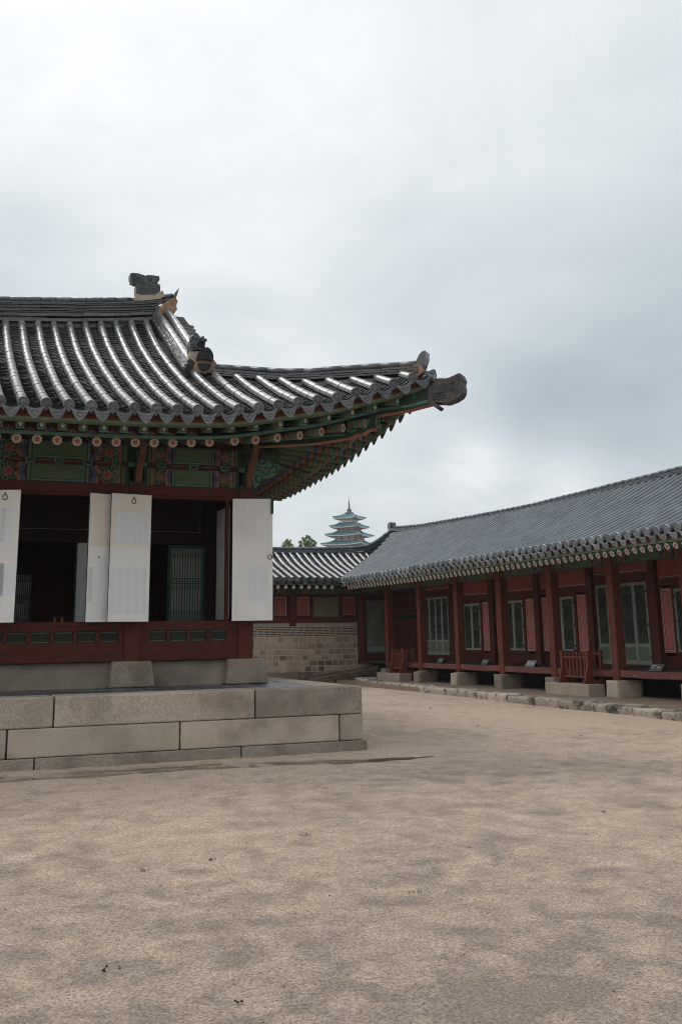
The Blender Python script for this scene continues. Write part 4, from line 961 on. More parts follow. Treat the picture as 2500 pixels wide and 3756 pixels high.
# descending ridge along the gable, verge tiles on its outer side, gable wall
dp = [(4.20, 20.15, 8.47), (4.20, 19.4, 8.03), (4.20, 18.7, 7.60), (4.20, 18.0, 7.17), (4.20, 17.4, 6.80), (4.20, 17.02, 6.58)]
dsp = spline(dp, 6); w = MB()
for o_ in (Vector((0, 0, -.06)), Vector((-.17, 0, -.16))):
    w.tube([p+o_ for p in dsp], .072, 12, 0)
    for p in resample([p+o_ for p in dsp], .36)[1:-1]: w.tube([p+Vector((0, .008, .005)), p-Vector((0, .008, .005))], .075, 12, 0)
ridge(w, [p+Vector((-.09, 0, -.13)) for p in dsp], [(.02, .15, .016, 'slab', .4, 1), (.09, .20, .018, 'slab', .4, 1), (.15, .22, .018, 'slab', .4, 1)])
ridge(w, [p+Vector((-.25, 0, -.31)) for p in dsp], [(0, 0, .06, 'tube', .33, 0)])
ridge(w, [p+Vector((-.05, 0, -.36)) for p in dsp], [(0, .22, .16, 'slab', .5, 1)])
part('descending_ridge', w, ['tilew3', 'tiled'], HALL)
for sd_ in (0, 1):
    w = MB()
    for k in range(8):
        y = 17.75+.29*k; z = float(np.interp(y, [17, 18, 19.4, 20.2], [6.36, 6.96, 7.77, 8.22])); yy = 2*RYC-y if sd_ else y; x1 = 4.50+.03*k
        w.tube([(4.22, yy, z), (x1, yy, z-.05)], .062, 8, 0); w.beam((4.22, yy+.14, z+.07), (x1-.03, yy+.14, z+.02), .2, .03, 0)
    part('verge_tiles', w, 'tiled', HALL)
w = MB(); w.prism([(4.05, 16.9, 6.15), (4.05, 20.2, 8.2), (4.05, 23.5, 6.15)], (.12, 0, 0), 0); w.prism([(4.10, 16.9, 6.22), (4.10, 20.2, 8.3), (4.10, 20.2, 8.05), (4.10, 17.3, 6.22)], (.5, 0, 0), 1); w.prism([(4.10, 23.5, 6.22), (4.10, 20.2, 8.3), (4.10, 20.2, 8.05), (4.10, 23.1, 6.22)], (.5, 0, 0), 1)
part('gable', w, ['panelred', 'deck'], HALL)
w = MB(); ridge(w, [mirb(p) for p in dsp], [(.06, 0, .07, 'tube', .33, 0), (.3, .2, .2, 'slab', .5, 0)]); part('descending_ridge', w, 'tilew', HALL)
# end tiles, plaster and small beast at the foot of the descending ridge
w = MB(); w.prism([(x, 16.86, z) for x, z in [(4.085, 6.42), (4.10, 6.50), (4.135, 6.59), (4.196, 6.655), (4.24, 6.67), (4.278, 6.682), (4.315, 6.665), (4.35, 6.63), (4.384, 6.568), (4.395, 6.50), (4.383, 6.43), (4.24, 6.46)]], (0, .05, 0), 0)
w.prism([(x, 16.87, z) for x, z in [(4.125, 6.378), (4.352, 6.385), (4.345, 6.33), (4.31, 6.28), (4.25, 6.25), (4.19, 6.25), (4.14, 6.28)]], (0, .05, 0), 0)
part('ridge_end_tile', w, 'tileblack', HALL, bev=.006)
w = MB(); w.prism([(x, 16.91, z) for x, z in [(4.04, 6.22), (4.056, 6.333), (4.092, 6.426), (4.18, 6.475), (4.364, 6.46), (4.405, 6.395), (4.38, 6.28), (4.272, 6.20)]], (0, .2, 0), 0); w.prism([(3.97, 16.95, 6.48), (3.99, 16.95, 6.62), (4.15, 16.95, 6.64), (4.22, 16.95, 6.5), (4.1, 16.95, 6.40)], (0, .3, 0), 1); part('ridge_plaster', w, ['plaster', 'plasterw'], HALL, bev=.02)
w = MB(); bx, by = 4.13, 17.0
w.prism([(x, by-.05, z) for x, z in [(4.0, 6.60), (3.99, 6.72), (4.01, 6.84), (4.04, 6.91), (4.089, 6.945), (4.134, 6.93), (4.165, 6.885), (4.217, 6.895), (4.25, 6.87), (4.262, 6.80), (4.255, 6.70), (4.20, 6.62)]], (0, .26, 0), 0)
w.sphere((4.075, by+.03, 6.855), .085, 0, 8, sy=1.1); w.sphere((4.165, by-.075, 6.838), .03, 0, 6); w.sphere((4.262, by-.06, 6.832), .03, 0, 6); w.box(4.195, 4.228, by-.10, by, 6.79, 6.895, 0)
w.tube([(4.09, by-.07, 6.70), (4.12, by-.08, 6.785), (4.19, by-.09, 6.805), (4.26, by-.08, 6.79)], .016, 6, 0); w.tube([(4.08, by-.07, 6.72), (4.10, by-.085, 6.655), (4.17, by-.09, 6.645), (4.25, by-.08, 6.65)], .018, 6, 0)
w.box(4.12, 4.25, by-.066, by-.052, 6.67, 6.79, 1)
for k in range(9): w.sphere((4.01+.012*(k % 3), by-.05+.02*(k % 2), 6.62+.035*k*.9), .022, 0, 5)
part('beast_head', w, ['beast', 'dk'], HALL, bev=.012)
# ------------------------------------------------------------------ kerb of rough granite along the terrace
kerb = thing('stone_kerb', (13.5, 24, 0), 'low kerb of rough mossy granite stones edging the terrace of the colonnade', 'kerb')
def KX(y): return float(np.interp(y, [10, 15.6, 17.5, 19.8, 21.8, 24.3, 26.7, 30.8, 33.2], [12.95, 12.97, 13.17, 13.14, 13.24, 13.46, 13.55, 13.76, 14.05]))
ky = [11.0, 12.3, 13.9, 15.05, 16.15, 17.45, 18.75, 19.85, 21.15, 22.3, 23.45, 24.7, 26.0, 27.5, 28.55, 30.1, 31.6, 32.9]
def rough(b, amp, sc):
    b.v = [tuple(Vector(p)+Vector((mnoise.noise(Vector(p)*sc), mnoise.noise(Vector(p)*sc+Vector((9, 3, 1))), mnoise.noise(Vector(p)*sc+Vector((2, 8, 5)))))*amp) for p in b.v]
def stone(x0, x1, y0, y1, z0, z1, amp=.02, n=5, sc=5, mi=0, rnd_e=.22):
    # block with subdivided faces so its edges can be worn
    b = MB(); t = rnd.random(); idx = {}
    def vid(i, j, k):
        if (i, j, k) not in idx:
            idx[(i, j, k)] = len(vs); vs.append((x0+(x1-x0)*i/n, y0+(y1-y0)*j/n, z0+(z1-z0)*k/n))
        return idx[(i, j, k)]
    vs = []; fs = []
    for a in range(n):
        for c_ in range(n):
            fs += [(vid(a, c_, 0), vid(a, c_+1, 0), vid(a+1, c_+1, 0), vid(a+1, c_, 0)), (vid(a, c_, n), vid(a+1, c_, n), vid(a+1, c_+1, n), vid(a, c_+1, n)),
                   (vid(a, 0, c_), vid(a+1, 0, c_), vid(a+1, 0, c_+1), vid(a, 0, c_+1)), (vid(a, n, c_), vid(a, n, c_+1), vid(a+1, n, c_+1), vid(a+1, n, c_)),
                   (vid(0, a, c_), vid(0, a, c_+1), vid(0, a+1, c_+1), vid(0, a+1, c_)), (vid(n, a, c_), vid(n, a+1, c_), vid(n, a+1, c_+1), vid(n, a, c_+1))]
    cx, cy, cz = (x0+x1)/2, (y0+y1)/2, (z0+z1)/2; hx, hy, hz_ = (x1-x0)/2, (y1-y0)/2, (z1-z0)/2; r_ = min(hx, hy, hz_)*rnd_e
    o = []
    for p in vs:   # round the edges
        q = [p[0]-cx, p[1]-cy, p[2]-cz]; h_ = [hx, hy, hz_]; cl = [max(-h_[i]+r_, min(h_[i]-r_, q[i])) for i in range(3)]
        d = Vector([q[i]-cl[i] for i in range(3)])
        if d.length > r_: d = d.normalized()*r_
        o.append((cx+cl[0]+d.x, cy+cl[1]+d.y, cz+cl[2]+d.z))
    b.add(o, fs, mi, True, t); rough(b, amp, sc); return b
for a, b_ in zip(ky, ky[1:]):
    xa, xb = KX(a), KX(b_); k = stone(0, .46+rnd.uniform(-.05, .1), .012, (b_-a)-.012, -.12, .15+rnd.uniform(-.02, .025), .035, 6, 4.5)
    L_ = b_-a; k.v = [(p[0]+xa+(xb-xa)*p[1]/L_, p[1]+a, p[2]) for p in k.v]
    part('kerb_stone', k, 'granitek', kerb)
for (x0, x1, y0, y1) in ((14.08, 14.55, 32.95, 33.5), (14.25, 15.0, 33.95, 34.4)):
    part('kerb_stone', stone(x0, x1, y0, y1, -.1, .20, .03, 5, 5), 'granitek', kerb)

# ------------------------------------------------------------------ colonnaded side building
CYE = [-8.42+2.65*k for k in range(8)]
SB = thing('columned_corridor', (18.2, 26, .115), 'long low red building with an open porch of square columns under a grey tiled roof', 'building')
CYS = [12.78, 15.43, 18.08, 20.73, 23.38, 26.03, 28.68, 31.33, 33.98]; WX = 16.75; FZ = .74
cb_prof = dict(z1=.50)
for i, y in enumerate(CYS):
    w = stone(15.215, 15.95, y-.23-(.03 if i % 2 else 0), y+.20, .05, .502, .014, 8, 4, 0, .07)
    if i in (6, 7): w.v = [(p[0], p[1], p[2]-max(0, (p[2]-.25))*max(0, min(1, (15.5-p[0])*3))*(.35 if i == 7 else .15)) for p in w.v]
    part('column_base', w, 'granited' if i % 3 else 'granite', SB)
cm = MB(); cm.box(-.125, .125, -.125, .125, 0, 2.9); first = None
for y in CYS+CYE:
    if first is None: first = part('column', cm, 'redlit', SB, at=(15.5, y, .50), bev=.012)
    else: dup(first, SB, (15.5, y, .50))
dup(first, SB, (15.5, 36.63, .42))
w = MB(); w.box(WX-.13, WX+.13, -.13, .13, FZ-.05, 3.7); w.v = [(p[0]-WX, p[1], p[2]-FZ) for p in w.v]; first = None
for y in CYS+[36.5]:
    if first is None: first = part('inner_column', w, 'red', SB, at=(WX+.02, y, FZ), bev=.01)
    else: dup(first, SB, (WX+.02, y, FZ))
# porch floor with its thick edge beam in every bay
w = MB()
for k in range(6): w.box(15.52+.2*k, 15.715+.2*k, -8.4, 36.4, .66, .735+.002*(k % 2))
part('porch_floor', w, 'floorw', SB)
for a, b in zip(CYE+CYS, CYE[1:]+CYS[:1]+CYS[1:]):
    w = MB(); n = 10; vs = []; sag = .012
    for i in range(n+1):
        y = a+.13+(b-a-.26)*i/n; dz_ = -sag*math.sin(math.pi*i/n)+rnd.uniform(-.002, .002)
        vs += [(15.40, y, .575+dz_), (15.54, y, .575+dz_), (15.54, y, .735+dz_), (15.40, y, .735+dz_)]
    fs = [(4*i+j, 4*i+(j+1) % 4, 4*i+4+(j+1) % 4, 4*i+4+j) for i in range(n) for j in range(4)]+[(0, 3, 2, 1), (4*n, 4*n+1, 4*n+2, 4*n+3)]
    w.add(vs, fs, 0); part('floor_beam', w, 'worn', SB, bev=.012)
# dark backing under the floor and at the rear, roof void
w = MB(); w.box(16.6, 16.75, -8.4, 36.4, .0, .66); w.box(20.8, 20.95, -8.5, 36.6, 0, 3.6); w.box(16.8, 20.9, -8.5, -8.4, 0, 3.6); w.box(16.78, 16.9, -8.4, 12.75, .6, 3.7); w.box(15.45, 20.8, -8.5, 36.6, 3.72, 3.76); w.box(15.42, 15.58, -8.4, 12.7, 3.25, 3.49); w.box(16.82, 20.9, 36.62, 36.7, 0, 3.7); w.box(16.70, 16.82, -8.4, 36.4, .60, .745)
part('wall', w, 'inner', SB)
# wall of each bay: panels, doors, windows
def uppanel(y0, y1, z, mname='panelred'):
    w = MB(); w.box(WX-.0, WX+.05, y0, y1, z, 3.72, 0); w.box(WX-.028, WX+.05, y0, y1, z-.16, z, 1)
    w.box(WX-.006, WX-.001, y0+.06, y1-.06, z+.045, z+.057, 2); w.box(WX-.0065, WX-.001, y0+.06, y1-.06, z+.030, z+.042, 3)
    part('wall_panel', w, [mname, 'red', 'wh', 'dk'], SB)
def pinkpanel(y0, y1, z0=1.11, z1=2.66):
    w = MB(); w.box(WX-.012, WX+.03, y0, y1, z0, z1, 0); e = .055
    for k, (dd, mi) in enumerate(((0, 1), (.016, 2))):
        a, b, c_, d = y0+e+dd, y1-e-dd, z0+e+dd, z1-e-dd; x0, x1 = WX-.0165, WX-.0125; tk = .012
        for q in ((a, a+tk, c_, d), (b-tk, b, c_, d), (a+tk, b-tk, c_, c_+tk), (a+tk, b-tk, d-tk, d)): w.box(x0, x1, *q, mi)
    part('plaster_panel', w, ['pink', 'wh', 'dk'], SB)
def leaf(y0, y1, z0, z1, low, hinge_left=True, kind='door_leaf'):
    # lattice leaf in the wall plane X = WX
    fw = .055; b = MB(); x0, x1 = WX-.045, WX-.005; H_ = z1-z0
    zl = z0+(.52 if low else fw)
    for q in ((y0, y0+fw, z0, z1), (y1-fw, y1, z0, z1), (y0+fw, y1-fw, z0, z0+fw+.03*low), (y0+fw, y1-fw, z1-fw-.02, z1)): b.box(x0, x1, *q, 0)
    if low:
        b.box(x0+.002, x1, y0+fw, y1-fw, zl-.06, zl, 0); b.box(x0+.018, x1, y0+fw, y1-fw, z0+fw+.03, zl-.06, 0)
        b.box(x0+.012, x0+.017, y0+fw+.02, y1-fw-.02, z0+fw+.05, zl-.08, 2)
    for z in (z0+.09*H_, z0+.48*H_, z1-.12*H_):
        yy = y1 if hinge_left else y0; b.box(x0-.008, x0, yy-.035, yy+.035, z-.03, z+.03, 1)
    b.box(x0-.008, x0, (y0+y1)/2-.012, (y0+y1)/2+.012, z0+.015, z0+.05, 1); b.box(x0-.008, x0, (y0+y1)/2-.012, (y0+y1)/2+.012, z1-.055, z1-.02, 1)
    o = part(kind, b, ['doorg', 'iron', 'g3d'], SB, bev=.004)
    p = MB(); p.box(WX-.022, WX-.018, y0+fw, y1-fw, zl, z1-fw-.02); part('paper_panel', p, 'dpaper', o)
    q = MB(); ya, yb, za, zb = y0+fw, y1-fw, zl, z1-fw-.02; n = 8
    for i in range(n): y = ya+(yb-ya)*(i+.5)/n; q.box(WX-.036, WX-.024, y-.0035, y+.0035, za, zb)
    for c0, c1, m_ in ((.02, .13, 5), (.40, .58, 7), (.86, .97, 5)):
        for i in range(m_): z = za+(zb-za)*(c0+(c1-c0)*i/(m_-1)); q.box(WX-.038, WX-.023, ya, yb, z-.0045, z+.0045)
    part('lattice', q, 'lattg', o)
def frame(y0, y1, z0, z1):
    w = MB()
    for q in ((y0-.09, y0, z0-.09, z1+.09), (y1, y1+.09, z0-.09, z1+.09), (y0, y1, z0-.10, z0), (y0, y1, z1, z1+.10)): w.box(WX-.03, WX+.03, *q)
    part('door_frame', w, 'red', SB, bev=.005)
def fill(y0, y1, z0, z1, mname='darkred', x=0.0):
    w = MB(); w.box(WX+.0+x, WX+.06, y0, y1, z0, z1); part('wall_board', w, mname, SB)
def doorbay(a, ys, z0, z1):
    y0, y1 = a+.13, a+2.52
    frame(ys[0], ys[-1], z0, z1)
    for i, (p, q) in enumerate(zip(ys, ys[1:])): leaf(p+.004, q-.004, z0, z1, True, i % 2 == 1)
    fill(y0, ys[0]-.09, FZ, z1+.12, 'red'); fill(ys[-1]+.09, y1, FZ, z1+.12, 'red'); fill(ys[0]-.09, ys[-1]+.09, FZ, z0-.1, 'darkred'); uppanel(y0, y1, z1+.24)
def winbay(a, ys, pans, z0=1.135, z1=2.63):
    y0, y1 = a+.13, a+2.52
    frame(ys[0], ys[-1], z0, z1)
    for i, (p, q) in enumerate(zip(ys, ys[1:])): leaf(p+.004, q-.004, z0, z1, False, i % 2 == 1, 'window_leaf')
    for p, q in pans: pinkpanel(p, q)
    fill(y0, y1, FZ, z0-.101, 'redh', .008); 
    edges = sorted([y0, y1, ys[0]-.09, ys[-1]+.09]+[v for p in pans for v in p])
    for p, q in zip(edges[::2], edges[1::2]):
        if q-p > .01: fill(p, q, z0-.1, z1+.128, 'darkred', .004)
    uppanel(y0, y1, z1+.25)
winbay(12.78, [13.6, 14.15, 14.7], [(13.05, 13.45), (14.85, 15.25)])
winbay(15.43, [16.2, 16.75, 17.3], [(15.7, 16.08), (17.5, 17.9)])
winbay(18.08, [18.9, 19.45, 20.02], [(18.35, 18.78), (20.14, 20.55)])
doorbay(20.73, [21.03, 21.56, 22.10, 22.63, 23.14], .815, 2.86)
winbay(23.38, [24.22, 24.82, 25.42], [(23.66, 24.09), (25.55, 25.86)])
winbay(26.03, [26.88, 27.43, 27.98], [(26.30, 26.75), (28.12, 28.5)])
winbay(28.68, [29.5, 30.05, 30.60], [(28.95, 29.36), (30.73, 31.12)])
doorbay(31.33, [31.70, 32.18, 32.66, 33.14, 33.62], .955, 2.95)
w = MB(); w.box(WX, WX+.06, 34.11, 36.38, FZ, 2.18, 0); w.box(WX, WX+.06, 34.11, 36.38, 2.44, 2.93, 0); w.box(WX, WX+.06, 34.11, 36.38, 3.0, 3.72, 1); w.box(WX-.03, WX, 34.11, 36.38, 2.40, 2.44, 0); w.box(WX-.03, WX, 34.11, 36.38, 2.18, 2.22, 0); w.box(WX-.03, WX, 34.11, 36.38, 2.93, 3.0, 0)
for z in (2.205, 2.425, 2.98): w.box(WX-.035, WX-.031, 34.15, 36.35, z, z+.01, 2)
w.box(WX+.04, WX+.06, 34.11, 36.38, 2.22, 2.40, 3); part('wall_board', w, ['red', 'darkred', 'or', 'dk'], SB)  # black strip behind the open gap stands for the darkness inside
w = MB(); w.box(WX+.3, 20.8, 12.65, 36.4, .0, .1); part('floor', w, 'inner', SB)
# painted lintel beams between the columns, purlin, rafters
for a, b in zip(CYS+[36.63-2.65], CYS[1:]+[36.63]):
    if b-a < .1: continue
    w = MB(); w.box(15.42, 15.58, a+.125, b-.125, 3.25, 3.49, DI['g0']); dancheong(w, (15.42, a+.14, 3.255), (0, 1, 0), (0, 0, 1), b-a-.28, .23, (-1, 0, 0), green=(.27, .73), rich=False)
    w.box(15.415, 15.585, a+.16, b-.16, 3.244, 3.2495, DI['g1'])
    part('painted_beam', w, DM, SB)
    w = MB(); w.box(15.39, 15.61, b-.30-.0, b+.30, 3.492, 3.60, DI['g0']); w.box(15.36, 15.64, b-.17, b+.17, 3.40, 3.491, DI['g0'])
    for k in range(3): w.box(15.352, 15.358, b-.12+.09*k, b-.07+.09*k, 3.405, 3.485, DI[('g2', 'or', 'g2')[k]])
    part('bracket', w, DM, SB)
w = MB(); w.tube([(15.5, 12.6, 3.66), (15.5, 36.8, 3.66)], .10, 12, DI['g0']); part('purlin', w, DM, SB)
RYS = [16.70+.2640*k for k in range(-14, 72)]
def sraf():
    b = MB(); e = Vector((0, 0, 0)); i_ = Vector((2.1, 0, .84)); d = (i_-e).normalized(); u = Vector((0, 1, 0)); w_ = u.cross(d); w_ = w_ if w_.z > 0 else -w_
    r_ = .080; b.tube([e, e+d*.30], r_, 10, DI['g0'], lat=u); b.tube([e+d*.05, e+d*.10], r_+.002, 10, DI['g2'], caps=False, lat=u); b.tube([e+d*.14, e+d*.18], r_+.002, 10, DI['or'], caps=False, lat=u); b.tube([e+d*.30, i_], r_, 10, DI['br'], caps=False, lat=u)
    flower(b, e, -d, u, w_, r_*1.02, dict(DI, pk=DI['wh'], rd=DI['or'])); return b
first = None
for y in RYS:
    if y > 34.6: break
    zz = 3.335+(.03 if y > 29 else 0)*(y-29)/6
    if first is None: first = part('rafter', sraf(), DM, SB, at=(14.1, y, zz))
    else: dup(first, SB, (14.1, y, zz))
w = MB(); w.box(14.10, 14.17, 12.8, 35.1, 3.425, 3.47, 0); w.box(14.075, 14.13, 12.8, 35.05, 3.472, 3.495, 1); w.box(14.06, 14.11, 12.8, 35.0, 3.50, 3.60, 2)
part('eave_board', w, ['g3', 'g1', 'rd_dim'], SB)
w = MB()
for y in RYS:
    if y < 34.5:
        yy = y+.132; w.add([(14.16, yy-.06, 3.37), (14.16, yy+.06, 3.37), (14.30, yy+.05, 3.46), (14.30, yy-.05, 3.46)], [(0, 1, 2, 3)], DI['g2']); w.add([(14.30, yy-.06, 3.46), (14.30, yy+.06, 3.46), (14.4, yy+.05, 3.5), (14.4, yy-.05, 3.5)], [(0, 1, 2, 3)], DI['or'])
w.box(14.12, 15.4, 12.8, 35.2, 3.50, 3.51, DI['br'])
part('soffit_board', w, DM, SB)
# roof
_st = np.array([-.1, 0, .76, 1.97, 3.0, 4.0, 4.3]); _sz = np.array([3.64, 3.68, 4.0, 4.52, 5.03, 5.57, 5.72])
def dzs(y): return float(np.interp(y, [10, 17, 24, 29, 33, 36, 39.3], [.03, .02, 0, .01, .10, .16, .28]))
def ZS(x, y):
    t = x-14.0; return float(np.interp(t, _st, _sz))+dzs(y)*max(0, min(1, t/4))**1.3-(.02 if y > 29 else 0)*max(0, 1-t)
tr, tp, tc_ = MB(), MB(), MB()
SR = [16.79+.3265*k for k in range(-13, 70)]
def sstart(y): return 14.0 if y < 35.0 else 14.0+(y-35.0)*1.0
def send(y): return 18.0 if y < 38.3 else 18.0
for y in SR:
    if y > 39.0: continue
    x0 = sstart(y)+(.10 if y > 35 else 0); x1 = send(y)
    if x1-x0 < .2: continue
    P = lambda t: (x0+t, y, ZS(x0+t, y)); tile_row(tr, P, 0, x1-x0, (0, 1, 0), .088, .36, n=7, jit=.004, tp=(.90, 1.0, .985))
    if y < 35: endcap(tc_, P(-.012), (-1, 0, -.35+rnd.uniform(-.1, .1)), (0, 1, 0), .098, 0)
    y2 = y+.16325; x0b = sstart(y2)+(.05 if y2 > 35 else 0)
    if x1-x0b > .2:
        P2 = lambda t: (x0b+t, y2, ZS(x0b+t, y2)-.095); pan_row(tp, P2, 0, x1-x0b, (0, 1, 0), .12, .15, .04, n=3)
    if y2 < 34.9: drip(tc_, (13.985, y2, ZS(14.0, y2)-.06), (-1, 0, -.5+rnd.uniform(-.15, .15)), (0, 1, rnd.uniform(-.12, .12)), .25, .165, .04, ogee=False)
dk = MB()
ysl = [-9.0, -2.0, 5.0]+list(np.linspace(12.5, 35, 24))+[36, 37, 38, 39.3]
vs = []; fs = []
for y in ysl:
    for i in range(7):
        x = sstart(y)+.08+(18.2-sstart(y)-.08)*i/6; vs.append((x, y, ZS(x, y)-.09))
    for i in range(7):
        x = sstart(y)+.08+(18.2-sstart(y)-.08)*i/6; vs.append((x, y, ZS(x, y)-.17))
for a in range(len(ysl)-1):
    for i in range(6):
        fs += [(a*14+i, a*14+i+1, a*14+15+i, a*14+14+i), (a*14+7+i, a*14+21+i, a*14+22+i, a*14+8+i)]
    fs += [(a*14, a*14+14, a*14+21, a*14+7), (a*14+6, a*14+13, a*14+27, a*14+20)]
dk.add(vs, fs, 0, True); dk.add([(18.2, -9, 5.65), (18.2, 39.3, 5.75), (22.4, 39.3, 3.7), (22.4, -9, 3.7)], [(0, 1, 2, 3)], 1)
part('roof_boarding', dk, ['deck', 'tilegp'], SB)
part('roof_tiles', tr, 'tileg', SB); part('valley_tiles', tp, 'tilegp', SB); part('eave_tiles', tc_, 'tilegc', SB)
def RS(y): return float(np.interp(y, [10, 17, 21, 24.4, 28.3, 30.5, 32.9, 36.5, 38.2, 39.3], [5.98, 5.92, 5.876, 5.836, 5.80, 5.84, 5.90, 6.01, 6.12, 6.24]))
w = MB(); rp = [(18.15, y, RS(y)-.055) for y in np.linspace(12.5, 39.25, 60)]
ridge(w, rp, [(0, 0, .062, 'tube', .33, 0), (.075, .14, .018, 'slab', .40, 0), (.115, .145, .015, 'slab', .37, 1), (.15, .15, .015, 'slab', .42, 1), (.23, .17, .065, 'tube', .33, 0), (.33, .15, .07, 'slab', .5, 1)])
part('main_ridge', w, ['tileg', 'tiled'], SB)
w = MB(); w.prism([(18.02, y, z) for y, z in [(39.40, 6.10), (39.45, 6.20), (39.42, 6.30), (39.274, 6.372), (39.18, 6.375), (39.12, 6.34), (39.14, 6.20), (39.2, 6.08)]], (.26, 0, 0), 0); w.box(18.0, 18.32, 39.22, 39.36, 5.85, 6.10, 1)
part('ridge_end_tile', w, ['tiled', 'plasterw'], SB, bev=.02)

# ------------------------------------------------------------------ brick-walled wing closing the court at the far end
WB = thing('brick_walled_wing', (11, 37.5, .03), 'low wing with patterned brick and stone wall across the far end of the court', 'building')
BY = 36.5; BX0, BX1 = 3.0, 15.31
w = MB(); w.box(BX0, BX1, BY, BY+.3, .36, 2.04, 0)
z = 1.66
for r_ in range(6):
    x = BX0+.05-rnd.uniform(0, .2)+(.13 if r_ % 2 else 0); zz = 1.675+.060*r_
    while x < BX1-.03:
        wd = rnd.uniform(.215, .25)*(1 if rnd.random() > .1 else .7); x1 = min(x+wd, BX1-.02)
        if x > BX0: w.box(x, x1, BY-.006, BY+.02, zz, zz+.034, 1)
        x += wd+.028
rows = [(1.43, .225), (1.21, .205), (1.0, .195), (.80, .185), (.59, .195), (.385, .19)]
for r_, (zz, hh) in enumerate(rows):
    x = BX0-rnd.uniform(0, .2)
    while x < BX1-.1:
        wd = rnd.uniform(.18, .27)*(1.25 if rnd.random() > .85 else 1); x1 = min(x+wd, BX1-.035)
        big = r_ >= 4 and 12.38 < (x+x1)/2 < 13.02
        if x > BX0 and not big and x1-x > .08 and not (r_ >= 4 and (x < 12.40 < x1 or x < 13.0 < x1)):
            sooty = r_ >= 4 and 13.0 < x < 14.1 and rnd.random() < .55
            mi = 4 if sooty else (3 if rnd.random() < (.22 if r_ > 1 else .08) else 2)
            w.box(x, x1, BY-.014-rnd.uniform(0, .008), BY+.02, zz+.012, zz+hh-.018, mi)
        x += wd+.05
w.box(12.42, 12.98, BY-.03, BY+.02, .39, .765, 2, .6)
part('brick_wall', w, ['mortar', 'brick', 'block', 'blockr', 'blockd'], WB, bev=.004)
for a, b in zip([3, 5.2, 7.6, 9.9, 11.4, 12.93, 14.35, 15.9], [5.2, 7.6, 9.9, 11.4, 12.93, 14.35, 15.9, 17.0]):
    w = MB(); w.box(a+.01, b-.01, BY-.10, BY+.2, -.1, .355); part('foundation_stone', w, 'granited', WB, bev=.02)
w = stone(15.22, 15.85, BY-.12, BY+.3, .1, .62, .02); part('foundation_stone', w, 'granited', WB)
w = MB(); w.box(15.45, 17.0, BY-.05, BY+.3, .2, .655); part('foundation_stone', w, 'blockd', WB, bev=.02)
w = MB(); w.box(BX0, BX1, BY+.01, BY+.28, 2.045, 2.16); part('plaster_band', w, 'grayplaster', WB)
w = MB(); w.box(BX0, BX1, BY-.03, BY+.25, 2.161, 2.36, 0); w.box(BX0, BX1, BY-.02, BY+.25, 3.19, 3.22, 0); w.box(BX0, BX1, BY+.05, BY+.2, 2.36, 3.19, 0)
part('wall_beam', w, 'red', WB, bev=.006)
w = MB(); w.box(-.118, .118, -.06, .1, 0, 1.40); first = None
for x in (12.677, 10.03, 7.38, 4.7): first = part('column', w, 'red', WB, at=(x, BY, 2.04), bev=.01) if first is None else dup(first, WB, (x, BY, 2.04))
def redpanel(x0, x1):
    w = MB(); z0, z1 = 2.37, 3.18; w.box(x0, x1, BY+.01, BY+.049, z0, z1, 0)
    for q in ((x0, x0+.06, z0, z1), (x1-.06, x1, z0, z1), (x0+.06, x1-.06, z0, z0+.06), (x0+.06, x1-.06, z1-.06, z1)): w.box(q[0], q[1], BY-.012, BY+.045, q[2], q[3], 3)
    for dd, mi in ((.075, 1), (.095, 2)):
        a, b, c_, d = x0+dd, x1-dd, z0+dd, z1-dd; tk = .012
        for q in ((a, a+tk, c_, d), (b-tk, b, c_, d), (a+tk, b-tk, c_, c_+tk), (a+tk, b-tk, d-tk, d)): w.box(q[0], q[1], BY+.006, BY+.0095, q[2], q[3], mi)
    part('wall_panel', w, ['panelred', 'wh', 'dk', 'redh'], WB)
for x0 in (3.2, 5.0, 7.6, 9.05, 10.25, 11.92, 12.80, 14.66): redpanel(x0, x0+.58+(.05 if x0 > 12.5 else 0))
w = MB(); w.box(13.50, 14.56, BY-.0, BY+.045, 2.33, 3.12, 0); w.box(13.44, 13.50, BY-.02, BY+.05, 2.361, 3.19, 1); w.box(14.56, 14.62, BY-.02, BY+.05, 2.361, 3.19, 1)
fo = part('window_frame', w, ['olive_frame', 'red'], WB)
q = MB(); q.box(13.58, 14.48, BY-.010, BY-.004, 2.40, 3.05); part('paper_panel', q, 'opaper', fo)
q = MB()
for i in range(13): x = 13.58+.9*i/12; q.box(x-.010, x+.010, BY-.030, BY-.012, 2.40, 3.05)
for i in range(9): z = 2.40+.65*i/8; q.box(13.58, 14.48, BY-.033, BY-.011, z-.010, z+.010)
part('lattice', q, 'olive_frame', fo)
# dark doorway and door in the end of the porch
w = MB(); w.box(15.6, 16.65, BY+.0, BY+.1, .66, 1.0, 0); w.box(15.6, 16.65, BY+.0, BY+.1, 3.0, 3.7, 0); w.box(16.5, 16.75, BY-.01, BY+.09, .66, 3.0, 0); w.box(15.56, 15.67, BY-.012, BY+.09, .66, 3.0, 0); part('door_frame', w, 'red', WB)
w = MB(); w.box(15.67, 16.5, BY+.03, BY+.06, 1.0, 3.0, 0); w.box(15.72, 16.45, BY+.024, BY+.0295, 1.06, 1.26, 1); do = part('door_leaf', w, ['olive_frame', 'doorg'], WB)
q = MB()
for i in range(16): x = 15.75+.67*i/15; q.box(x-.006, x+.006, BY+.012, BY+.028, 1.32, 2.95)
for z in (1.36, 1.40, 1.44, 1.48, 2.08, 2.12, 2.16, 2.20, 2.80, 2.84, 2.88): q.box(15.73, 16.44, BY+.010, BY+.027, z-.005, z+.005)
part('lattice', q, 'doorg', do)
